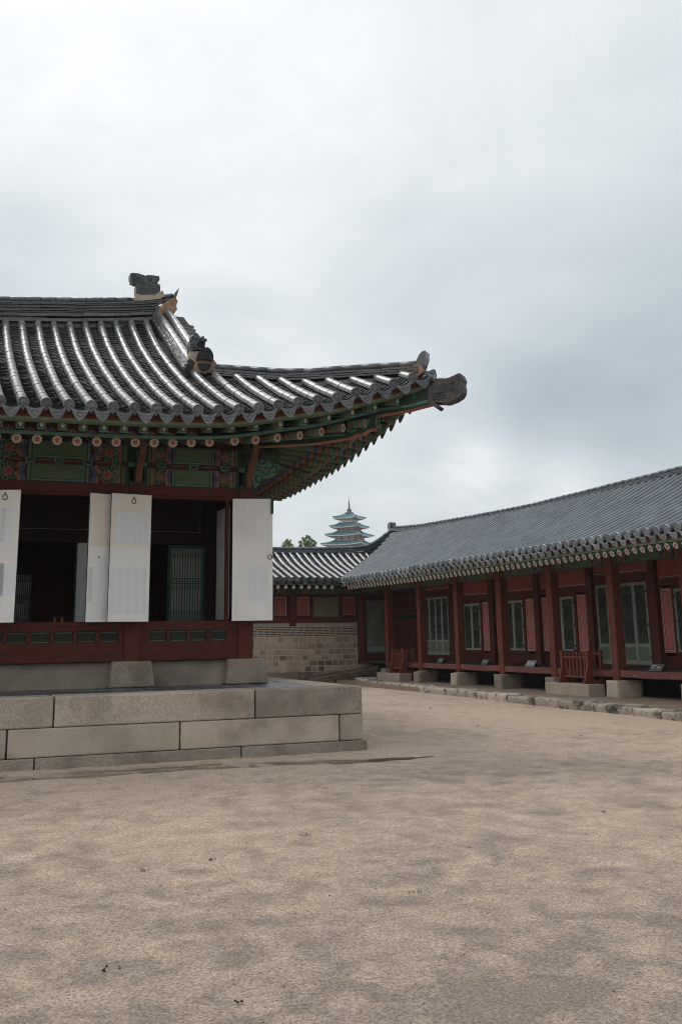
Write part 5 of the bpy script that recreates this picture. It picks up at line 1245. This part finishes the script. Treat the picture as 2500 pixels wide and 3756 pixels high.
# frieze beam, rafters, eave
w = MB(); w.box(BX0, 16.7, BY-.10, BY+.1, 3.222, 3.46, DI['g0'])
for a, b in ((3.0, 4.7), (4.7, 7.38), (7.38, 10.03), (10.03, 12.68), (12.68, 15.4), (15.55, 16.6)): dancheong(w, (a+.12, BY-.10, 3.226), (1, 0, 0), (0, 0, 1), b-a-.24, .225, (0, -1, 0), green=(.28, .72), rich=False)
part('painted_beam', w, DM, WB)
def wraf():
    b = MB(); e = Vector((0, 0, 0)); i_ = Vector((0, 1.6, .6)); d = (i_-e).normalized(); u = Vector((1, 0, 0)); w_ = u.cross(d); w_ = w_ if w_.z > 0 else -w_
    r_ = .068; b.tube([e, e+d*.25], r_, 10, DI['g0'], lat=u); b.tube([e+d*.25, i_], r_, 10, DI['br'], caps=False, lat=u)
    b.add([e-d*.003+u*math.cos(a)*r_*.95+w_*math.sin(a)*r_*.95 for a in np.linspace(0, 2*math.pi, 13)[:-1]], [tuple(range(12))], DI['wh']); b.add([e-d*.005+u*math.cos(a)*r_*.5+w_*math.sin(a)*r_*.5 for a in np.linspace(0, 2*math.pi, 9)[:-1]], [tuple(range(8))], DI['pk']); b.add([e-d*.007+u*math.cos(a)*r_*.25+w_*math.sin(a)*r_*.25 for a in np.linspace(0, 2*math.pi, 9)[:-1]], [tuple(range(8))], DI['or'])
    return b
first = None
for k in range(-26, 9):
    x = 11.63+.2985*k
    if x > 13.95: break
    first = part('rafter', wraf(), DM, WB, at=(x, 35.05, 3.405)) if first is None else dup(first, WB, (x, 35.05, 3.405))
w = MB(); w.box(BX0, 14.1, 35.06, 35.12, 3.49, 3.525, 0); w.box(BX0, 14.1, 35.07, 35.13, 3.53, 3.61, 1); w.box(BX0, 16.5, 35.12, 36.5, 3.57, 3.58, 2); w.box(BX0, 16.5, BY+.1, BY+.2, 3.46, 3.9, 2)
part('eave_board', w, ['g1', 'rd_dim', 'br'], WB)
_wz = [3.66, 3.70, 4.03, 4.36, 4.83, 4.98]; _wt = [-.1, 0, 1.04, 2.0, 2.94, 3.2]
def ZW(x, y): return float(np.interp(y-35.0, _wt, _wz))+(.02*max(0, (x-14)/2))
tr, tp, tc_ = MB(), MB(), MB()
WR = [11.60+.2985*k for k in range(-29, 20)]
def wst(x): return 35.0 if x < 14.05 else 35.0+(x-14.05)
for x in WR:
    y0 = wst(x)-(.06 if x > 14 else 0); y1 = 38.0
    if y1-y0 < .15: continue
    P = lambda t: (x, y0+t, ZW(x, y0+t)); tile_row(tr, P, 0, y1-y0, (1, 0, 0), .078, .36, n=7)
    if x < 14: endcap(tc_, P(-.012), (0, -1, -.3), (1, 0, 0), .086, 0)
    else: vc_ = MB(); vc_.tube([P(-.02), P(.02)], .072, 12, 0); part('tile_end_plaster', vc_, 'plaster', WB)
    x2 = x+.149; y0b = wst(x2)
    if y1-y0b > .15: P2 = lambda t: (x2, y0b+t, ZW(x2, y0b+t)-.045); pan_row(tp, P2, 0, y1-y0b, (1, 0, 0), .112, .12, .04, n=4)
    if x2 < 14.05: drip(tc_, (x2, 34.985, ZW(x2, 35)-.05), (0, -1, -.4), (1, 0, 0), .235, .155, .04, ogee=False)
# valley between the two roofs
def VP(s_): return (14.03+s_, 35.0+s_-.03, min(ZS(14.03+s_, 35+s_), ZW(14.03+s_, 35+s_))-.015)
tile_row(tr, VP, -.03, 3.0, (1, -1, 0), .085, .42, jit=.001)
for o_ in (-.17, .17):
    P2 = lambda t: (VP(t)[0]+o_*.7, VP(t)[1]-o_*.7, VP(t)[2]-.03); pan_row(tp, P2, .06, 3.0, (1, -1, 0), .13, .15, .04)
endcap(tc_, VP(-.05), (-1, -1, -.4), (1, -1, 0), .095, 0)
for o_ in (-.2, .2): drip(tc_, (14.0+o_*.75, 34.96-o_*.75, 3.62), (-1, -1, -.6), (1, -1, 0), .3, .19, .05, ogee=False)
dk = MB(); vs = []; fs = []; xl = list(np.linspace(BX0, 14.05, 12))+[14.6, 15.2, 15.8, 16.4, 17.0]
for x in xl:
    y0 = wst(x)+.07
    for dz_ in (.08, .17):
        for i in range(5): y = y0+(38.15-y0)*i/4; vs.append((x, y, ZW(x, y)-dz_))
for a in range(len(xl)-1):
    for i in range(4): fs += [(a*10+i, a*10+i+1, a*10+11+i, a*10+10+i), (a*10+5+i, a*10+15+i, a*10+16+i, a*10+6+i)]
    fs.append((a*10, a*10+10, a*10+15, a*10+5))
dk.add(vs, fs, 0, True); dk.add([(BX0, 38.1, 4.88), (17, 38.1, 4.95), (17, 41.2, 3.7), (BX0, 41.2, 3.7)], [(0, 1, 2, 3)], 1)
part('roof_boarding', dk, ['deck', 'tilegp'], WB)
part('roof_tiles', tr, 'tilew2', WB); part('valley_tiles', tp, 'tilep', WB); part('eave_tiles', tc_, 'tiled', WB)
rw = spline([(3, 38.15, 5.08), (8, 38.15, 5.07), (12.6, 38.15, 5.075), (14.8, 38.15, 5.11), (15.7, 38.18, 5.15), (16.4, 38.3, 5.22), (16.85, 38.5, 5.36), (17.3, 38.75, 5.57), (17.62, 38.95, 5.76), (17.95, 39.15, 5.93)], 7)
w = MB(); ridge(w, rw, [(0, 0, .068, 'tube', .38, 0), (.08, .135, .018, 'slab', .42, 0), (.125, .14, .018, 'slab', .40, 1), (.165, .145, .015, 'slab', .40, 1), (.24, .16, .062, 'tube', .36, 0), (.34, .13, .08, 'slab', .5, 1)])
part('main_ridge', w, ['tileg', 'tiled'], WB)
w = MB(); w.box(BX0, 15.3, 41.0, 41.1, 0, 3.7); w.box(BX0, BX0+.1, 36.6, 41, 0, 3.9); part('wall', w, 'inner', WB)

# ------------------------------------------------------------------ loose things on and before the porch
def step_block(x0, x1, y0, y1, z1, lab):
    w = MB(); w.box(x0, x1, y0, y1, .06, z1); o = part('stone_step', w, 'granite', bev=.02, seg=2); tag(o, lab, 'step', 'stone steps before the porch')
step_block(14.93, 15.42, 21.24, 23.12, .395, 'long worn stone step under the wider red barrier')
step_block(14.93, 15.42, 32.05, 33.9, .375, 'pale grey stone step under the smaller far red barrier')
def barrier(x, y0, y1, z0, zt, nb, lab):
    t = thing('wooden_barrier', (x, (y0+y1)/2, z0), lab, 'barrier', 'red wooden barriers on stone steps')
    for y in (y0, y1):
        w = MB(); w.box(x-.045, x+.10, y-.048, y+.048, z0+.09, zt); part('post', w, 'redlit', t, bev=.006)
        w = MB(); w.box(x-.16, x+.42, y-.055, y+.055, z0, z0+.09); part('foot', w, 'redlit', t, bev=.006)
        w = MB(); w.prism([(x-.045, y-.03, z0+.42), (x-.13, y-.03, z0+.09), (x-.045, y-.03, z0+.09)], (0, .06, 0)); part('brace', w, 'redlit', t, bev=.004)
        w = MB(); w.box(x+.34, x+.42, y-.04, y+.04, z0+.09, zt+.02); part('post', w, 'redlit', t, bev=.006)
    w = MB(); w.box(x-.02, x+.035, y0+.048, y1-.048, zt-.19, zt-.135); part('rail', w, 'redlit', t, bev=.005)
    w = MB(); w.box(x-.02, x+.035, y0+.048, y1-.048, z0+.13, z0+.185); part('rail', w, 'redlit', t, bev=.005)
    for xx in (x+.36,):
        w = MB(); w.box(xx, xx+.05, y0+.04, y1-.04, zt-.1, zt-.05); part('rail', w, 'redlit', t)
    for i in range(nb):
        y = y0+(y1-y0)*(i+1)/(nb+1)
        w = MB(); w.box(x-.010, x+.022, y-.026, y+.026, z0+.185, zt-.19); part('slat', w, 'redlit', t)
        w = MB(); w.box(x-.010, x+.022, y-.026, y+.026, zt-.135, zt-.03+rnd.uniform(-.015, .012)); part('slat', w, 'redlit', t)
barrier(15.17, 21.52, 22.62, .397, 1.185, 6, 'wide red wooden barrier of upright slats on a long stone step')
barrier(15.17, 32.15, 33.02, .377, 1.185, 5, 'narrow red wooden barrier of upright slats beside the far porch column')
def sign(y, ln, mname, lab):
    t = thing('information_sign', (15.52, y, .738), lab, 'sign', 'small tilted signs on the porch edge')
    w = MB(); w.obox((15.55, y, .815), (.062, 0, .078), (0, ln/2, 0), (-.0085, 0, .0068)); part('plate', w, mname, t, bev=.003)
    w = MB(); w.prism([(15.50, y-ln/2+.03, .738), (15.66, y-ln/2+.03, .738), (15.615, y-ln/2+.03, .875)], (0, ln-.06, 0)); part('stand', w, 'iron', t)
    w = MB()
    def bar(u0, u1, v0, v1, mi):       # u along the plate, v up the slope, printed lines
        c_ = Vector((15.55, y, .815)); a = Vector((.062, 0, .078)); n_2 = Vector((-.078, 0, .062)).normalized()
        ps = [c_+a*v+Vector((0, ln/2*u, 0))+n_2*.0125 for u, v in ((u0, v0), (u1, v0), (u1, v1), (u0, v1))]; w.add(ps, [(0, 1, 2, 3)], mi)
    for k in range(7): bar(.88-.125*k, .80-.125*k, .32+.1*(k % 2), .66-.08*(k % 3), 0)
    for k in range(8): bar(.88-.075*k, .84-.075*k, -.08, .10+.05*(k % 2), 0)
    bar(-.15, -.62, -.12, .14, 1)
    part('printed_text', w, ['signw', 'signy'], t)
sign(19.42, .43, 'sign', 'dark grey tilted sign on the porch edge nearest the picture edge')
sign(24.73, .44, 'signl', 'pale silver grey tilted sign left of the wide barrier')
sign(27.25, .36, 'sign', 'small grey sign between the second and third porch columns from the far end')
sign(30.14, .34, 'sign', 'smallest dark sign in front of the four leaf door by the far porch column')
def timber(p, q, w_, h_, lab):
    b = MB(); n = 14; vs = []; p, q = Vector(p), Vector(q); d = (q-p).normalized(); sd_ = d.cross(Vector((0, 0, 1))).normalized(); u = sd_.cross(d)
    for i in range(n+1):
        c_ = p.lerp(q, i/n)
        for a, bb_ in ((-1, -1), (1, -1), (1, 1), (-1, 1)):
            vs.append(c_+sd_*a*(w_/2+.012*mnoise.noise(c_*2+Vector((a, bb_, 0))))+u*bb_*(h_/2+.02*mnoise.noise(c_*1.6+Vector((bb_, a, 4)))))
    b.add(vs, [(4*i+j, 4*i+(j+1) % 4, 4*i+4+(j+1) % 4, 4*i+4+j) for i in range(n) for j in range(4)]+[(3, 2, 1, 0), (4*n, 4*n+1, 4*n+2, 4*n+3)], 0)
    tag(part('timber_beam', b, 'timber', bev=.015), lab, 'timber', 'old timbers lying by the far wall')
timber((12.6, 34.5, .10), (15.35, 34.75, .42), .26, .2, 'heavy weathered timber sloping up towards the far porch column')
timber((12.4, 35.7, .13), (15.25, 35.9, .36), .18, .14, 'thin dark split timber close against the brick wall')
timber((14.2, 35.3, .36), (15.9, 35.6, .56), .34, .08, 'short flat plank lying behind the heavy timber')

# ------------------------------------------------------------------ pagoda beyond the roofs
PD = 300.0
def wray(px, py, D):
    d = (F + RT*((px-1250)/3690.3) - UP*((py-1485.6)/3690.3)); return Vector((0, 0, 1.6))+d*D
pc = wray(1281.5, 1960, PD); PG = thing('pagoda', (pc.x, pc.y, 0), 'tall teal roofed pagoda with red posts rising beyond the far roofs', 'pagoda')
pxm = PD/3690.3; vdir = math.atan2(pc.x, pc.y); rot = R(-22.7)-vdir
cr_, sr_ = math.cos(rot), math.sin(rot)
def pw(x, y, z): return (pc.x+cr_*x-sr_*y, pc.y+sr_*x+cr_*y, z)
zr = lambda py: wray(1281.5, py, PD).z
tiers = [(89, 1880.5, 1902, 46, 1917), (107, 1917, 1936, 62, 1952), (130, 1949, 1968, 78, 1986.5), (152, 1983, 2003, 95, 2022), (172, 2017, 2036, 112, 2060)]
for ti, (wpx, ytop, yeave, bpx, ybot) in enumerate(tiers):
    hw = wpx*pxm/2*1.0; hb_ = bpx*pxm/2; zt, ze, zb = zr(ytop), zr(yeave), zr(ybot); h0 = hb_*(.25 if ti == 0 else 1.0)*.8
    if ti == 0: h0 = .55
    w = MB(); n = 12
    def pt(f, u, side_):       # f 0 ridge..1 eave, u -1..1 along the side
        h_ = h0+(hw-h0)*f; z = zt+(ze-zt)*(f**.75) + (abs(u)**3)*(f**2)*(zt-ze)*.24; sweep = 1+.05*abs(u)**3*f
        x, y = u*h_*sweep, -h_*sweep
        for _ in range(side_): x, y = -y, x
        return pw(x, y, z)
    for sd_ in range(4):
        vs = [pt(i/5, -1+2*j/n, sd_) for i in range(6) for j in range(n+1)]
        w.add(vs, [(i*(n+1)+j, i*(n+1)+j+1, (i+1)*(n+1)+j+1, (i+1)*(n+1)+j) for i in range(5) for j in range(n)], 0, True)
        vs = [(p[0], p[1], p[2]-.22) for p in (pt(1, -1+2*j/n, sd_) for j in range(n+1))]; vt = [pt(1, -1+2*j/n, sd_) for j in range(n+1)]
        w.add(vt+vs, [(j, j+1, n+2+j, n+1+j) for j in range(n)], 1)
        vu = []
        for j in range(n+1):
            u = -1+2*j/n; x, y = u*hb_, -hb_
            for _ in range(sd_): x, y = -y, x
            vu.append(pw(x, y, ze-(zt-ze)*.10))
        w.add(vs+vu, [(j, j+1, n+2+j, n+1+j) for j in range(n)], 2)
        for j in range(15):          # tile ribs
            u = -1+2*j/14; w.tube([Vector(pt(f, u, sd_))+Vector((0, 0, .05)) for f in (.05, .35, .7, 1.0)], .075, 4, 0, caps=False)
        w.tube([Vector(pt(f, 1, sd_))+Vector((0, 0, .14)) for f in (0, .3, .6, .85, 1.02)], .16, 5, 0)
        for j in range(22): p = pt(1, -1+2*(j+.5)/22, sd_); w.sphere((p[0], p[1], p[2]-.12), .10, 1, 3)
    rw_ = w
    w = MB(); bz1 = ze-(zt-ze)*.05; 
    vs = [pw(x, y, z) for z in (zb-.6, bz1) for x, y in ((-hb_, -hb_), (hb_, -hb_), (hb_, hb_), (-hb_, hb_))]; w.add(vs, [(0, 1, 5, 4), (1, 2, 6, 5), (2, 3, 7, 6), (3, 0, 4, 7), (4, 5, 6, 7)], 0)
    part('wall', w, 'pwhite', PG)
    if ti:
        w = MB()
        for sd_ in range(4):
            for u in (-.97, -.36, .36, .97):
                x, y = u*hb_, -hb_-.03
                for _ in range(sd_): x, y = -y, x
                w.tube([pw(x, y, zb-.5), pw(x, y, bz1)], .22, 6, 0)
            for zz in (.47,):
                ps = []
                for u in (-1, 1):
                    x, y = u*hb_, -hb_-.06
                    for _ in range(sd_): x, y = -y, x
                    ps.append(pw(x, y, zb+(bz1-zb)*zz))
                w.beam(ps[0], ps[1], .1, .26, 0); w.beam(Vector(ps[0])-Vector((0, 0, (bz1-zb)*.55)), Vector(ps[1])-Vector((0, 0, (bz1-zb)*.55)), .1, .3, 0)
        part('columns_and_rails', w, 'pred', PG)
    w = rw_                      # bracket clusters under the eave belong to the roof
    for sd_ in range(4):
        for lv in range(3):
            hh = hb_+(hw-hb_)*(.16+.2*lv); k = 9
            for j in range(k):
                u = -1+2*(j+.5)/k; x, y = u*hh, -hh
                for _ in range(sd_): x, y = -y, x
                p = pw(x, y, ze-(zt-ze)*(.20-.05*lv)); w.obox(p, (.13, 0, 0), (0, .13, 0), (0, 0, .10), 2)
    part('roof', w, ['teal', 'ptrim', 'pbrack'], PG)
w = MB(); zt = zr(1880.5)
w.lathe([(1.25, zt-.2), (1.2, zt+.25), (.75, zt+.3), (.62, zt+.75), (.8, zt+.95), (.7, zt+1.15), (.35, zt+1.3), (.22, zt+1.7), (.42, zt+1.9), (.2, zt+2.0), (.18, zt+2.4), (.36, zt+2.5), (.16, zt+2.6), (.16, zt+2.95), (.30, zt+3.05), (.13, zt+3.15), (.11, zt+4.0), (.03, zt+4.1), (.03, zt+5.4), (0, zt+5.5)], pc.x, pc.y, 10)
for k in (0, 1, 2, 3):
    x, y = [(-1, -1), (1, -1), (1, 1), (-1, 1)][k]; e = Vector(pw(x*3.4, y*3.4, zr(1899))); w.tube([(pc.x, pc.y, zt+3.4), e], .012, 4)
part('spire', w, 'pdark', PG)
w = MB(); vs = [pw(x, y, z) for z in (0, zr(2060)) for x, y in ((-9, -9), (9, -9), (9, 9), (-9, 9))]; w.add(vs, [(0, 1, 5, 4), (1, 2, 6, 5), (2, 3, 7, 6), (3, 0, 4, 7), (4, 5, 6, 7)], 0); part('base', w, 'granite', PG)

# ------------------------------------------------------------------ trees beyond the wing
def tree(base, topz, lumps, mname, lab):
    t = thing('tree', base, lab, 'tree', 'trees beyond the far roof'); b = Vector(base); r2 = random.Random(lab)
    w = MB(); w.tube([b, b+Vector((.1, 0, (topz-b.z)*.5)), b+Vector((-.1, .1, (topz-b.z)*.93))], [.28, .2, .04], 8)
    lw = MB()
    for (ox, oz, rr) in lumps:
        c_ = Vector((b.x+ox*math.cos(vdir), b.y-ox*math.sin(vdir), topz+oz))
        st = b+Vector((0, 0, (topz-b.z)*.78+oz*.4)); w.tube([st, st.lerp(c_, .6)+Vector((0, 0, .1)), c_], [.07, .045, .015], 5)
        for i in range(int(150*rr*rr/.16)+25):
            u = Vector((r2.gauss(0, 1), r2.gauss(0, 1), r2.gauss(0, 1))).normalized(); p = c_+u*rr*(r2.random()**.45)*Vector((1, 1, .8)).length/1.62
            a = Vector((r2.gauss(0, 1), r2.gauss(0, 1), r2.gauss(0, .6))).normalized(); bq = a.cross(u).normalized() if a.cross(u).length > .1 else Vector((1, 0, 0)); sz = r2.uniform(.05, .115)
            lw.add([p-a*sz, p+bq*sz*.6, p+a*sz, p-bq*sz*.6], [(0, 1, 2, 3)], 0, False, r2.random())
    part('trunk', w, 'bark', t); part('crown', lw, mname, t)
TD = 110/1.0
def tl(px): return (px)*TD/3690.3
p1 = wray(1128, 1962, TD); p2 = wray(1052, 1979, TD)
L1 = []
r3 = random.Random(4)
for (x, y, r_) in ((-2, 5, 6), (4, 9, 6), (-8, 12, 5), (-18, 13, 6), (-14, 19, 7), (-26, 27, 8), (-25, 38, 9), (8, 14, 6), (14, 20, 6), (22, 25, 7), (31, 29, 3.5), (27, 33, 6), (22, 40, 9), (0, 23, 10), (-9, 33, 11), (9, 33, 10), (0, 45, 14), (-30, 48, 10), (28, 50, 10), (0, 62, 24), (-22, 66, 22), (24, 66, 22)):
    L1.append((tl(x), -tl(y), tl(r_)*1.0))
tree((p1.x, p1.y, 0), p1.z, L1, 'leaf', 'dark green broad tree top showing above the far ridge')
L2 = [(tl(x), -tl(y), tl(r_)) for x, y, r_ in ((0, 2, 6), (-5, 9, 7), (8, 8, 5), (14, 4, 4), (2, 14, 8), (-10, 18, 9), (12, 18, 8), (20, 22, 6), (4, 26, 11), (-14, 28, 10), (18, 32, 9), (0, 45, 18), (-14, 50, 16))]
tree((p2.x, p2.y, 0), p2.z, L2, 'leafy', 'smaller yellow green tree top by the edge of the white door')

# ------------------------------------------------------------------ bits lying on the sand
for i, (x, y, s_) in enumerate(((10.78, 21.46, .07), (9.93, 14.33, .06), (5.90, 8.27, .045), (2.09, 7.85, .04), (1.42, 4.87, .028), (.92, 5.58, .03), (.97, 5.64, .026), (1.02, 5.60, .024), (9.4, 16.9, .05), (7.2, 11.3, .04))):
    b = MB(); zz = gz(x, y)
    for k in range(rnd.randint(1, 4)):
        a = rnd.uniform(0, 6.3); c_ = Vector((x+rnd.uniform(-1, 1)*s_*.8, y+rnd.uniform(-1, 1)*s_*.8, zz+.008)); d = Vector((math.cos(a), math.sin(a), rnd.uniform(-.1, .35)))*s_*rnd.uniform(.18, .42); e_ = Vector((-math.sin(a), math.cos(a), rnd.uniform(-.1, .3)))*s_*rnd.uniform(.10, .22)
        b.prism([c_-d, c_+e_, c_+d, c_-e_], (0, 0, .008), 0)
    tag(part('dead_leaf', b, 'debris'), 'small dark scrap of dead leaf lying on the pale sand', 'leaf', 'dead leaf scraps on the sand')
for i, (x, y) in enumerate(((1.57, 7.76), (3.05, 8.47), (3.03, 6.35))):
    b = MB(); zz = gz(x, y)
    for k in range(16):
        a = rnd.uniform(0, 6.3); r_ = rnd.uniform(.01, .035); p = Vector((x+rnd.uniform(-.05, .05), y+rnd.uniform(-.02, .02), zz-.003)); q = p+Vector((math.cos(a)*r_, math.sin(a)*r_, rnd.uniform(.012, .035))); sdv = Vector((-math.sin(a), math.cos(a), 0))*.003
        b.add([p-sdv, p+sdv, q], [(0, 1, 2)])
    tag(part('grass_tuft', b, 'grass'), 'tiny green grass tuft sprouting from the open sand', 'grass', 'grass tufts in the sand')
b = MB()
for k in range(1500):
    x = rnd.uniform(-2.5, 4.2); y = 14.18-abs(rnd.gauss(0, .06)); p = Vector((x, y, -.035)); a = rnd.uniform(0, 6.3); q = p+Vector((math.cos(a)*.02, math.sin(a)*.02, rnd.uniform(.01, .04))); sdv = Vector((-math.sin(a), math.cos(a), 0))*.008; b.add([p-sdv, p+sdv, q], [(0, 1, 2)])
tag(part('moss', b, 'grass'), 'strip of green moss along the wet foot of the platform', 'moss', kind='stuff')

b = MB()
for k in range(1700):
    y = 2.2+16*rnd.random()**1.7; x = rnd.uniform(-.15, .95)*y*.9-.2
    if y > 13.9 and x < 6.2: continue
    r_ = rnd.uniform(.002, .007)*(1 if rnd.random() < .95 else 1.7); c_ = Vector((x, y, gz(x, y)+r_*.3)); t = rnd.random()
    v_ = [Vector((rnd.gauss(0, 1), rnd.gauss(0, 1), 0)).normalized() for _ in range(1)][0]; q = Vector((-v_.y, v_.x, 0))
    b.add([c_+v_*r_, c_+q*r_*.8, c_-v_*r_*1.1, c_-q*r_*.7, c_+Vector((0, 0, r_*.7)), c_-Vector((0, 0, r_*.7))], [(0, 1, 4), (1, 2, 4), (2, 3, 4), (3, 0, 4), (1, 0, 5), (2, 1, 5), (3, 2, 5), (0, 3, 5)], 0, False, t)
tag(part('pebbles', b, 'pebble'), 'loose grit and small pebbles scattered over the sandy court', 'pebbles', kind='stuff')
# thin rainy haze over the whole place
HZ = MB(); HZ.box(-960, 960, -960, 960, -14, 110)
m = bpy.data.materials.new('thin_haze'); m.use_nodes = True; M['haze'] = m
t_ = m.node_tree; t_.nodes.clear(); o_ = t_.nodes.new('ShaderNodeOutputMaterial'); v_ = t_.nodes.new('ShaderNodeVolumePrincipled')
v_.inputs['Color'].default_value = (.86, .90, .94, 1); v_.inputs['Density'].default_value = .00045; v_.inputs['Anisotropy'].default_value = 0.0
t_.links.new(v_.outputs[0], o_.inputs['Volume'])
tag(part('haze', HZ, 'haze'), kind='stuff')
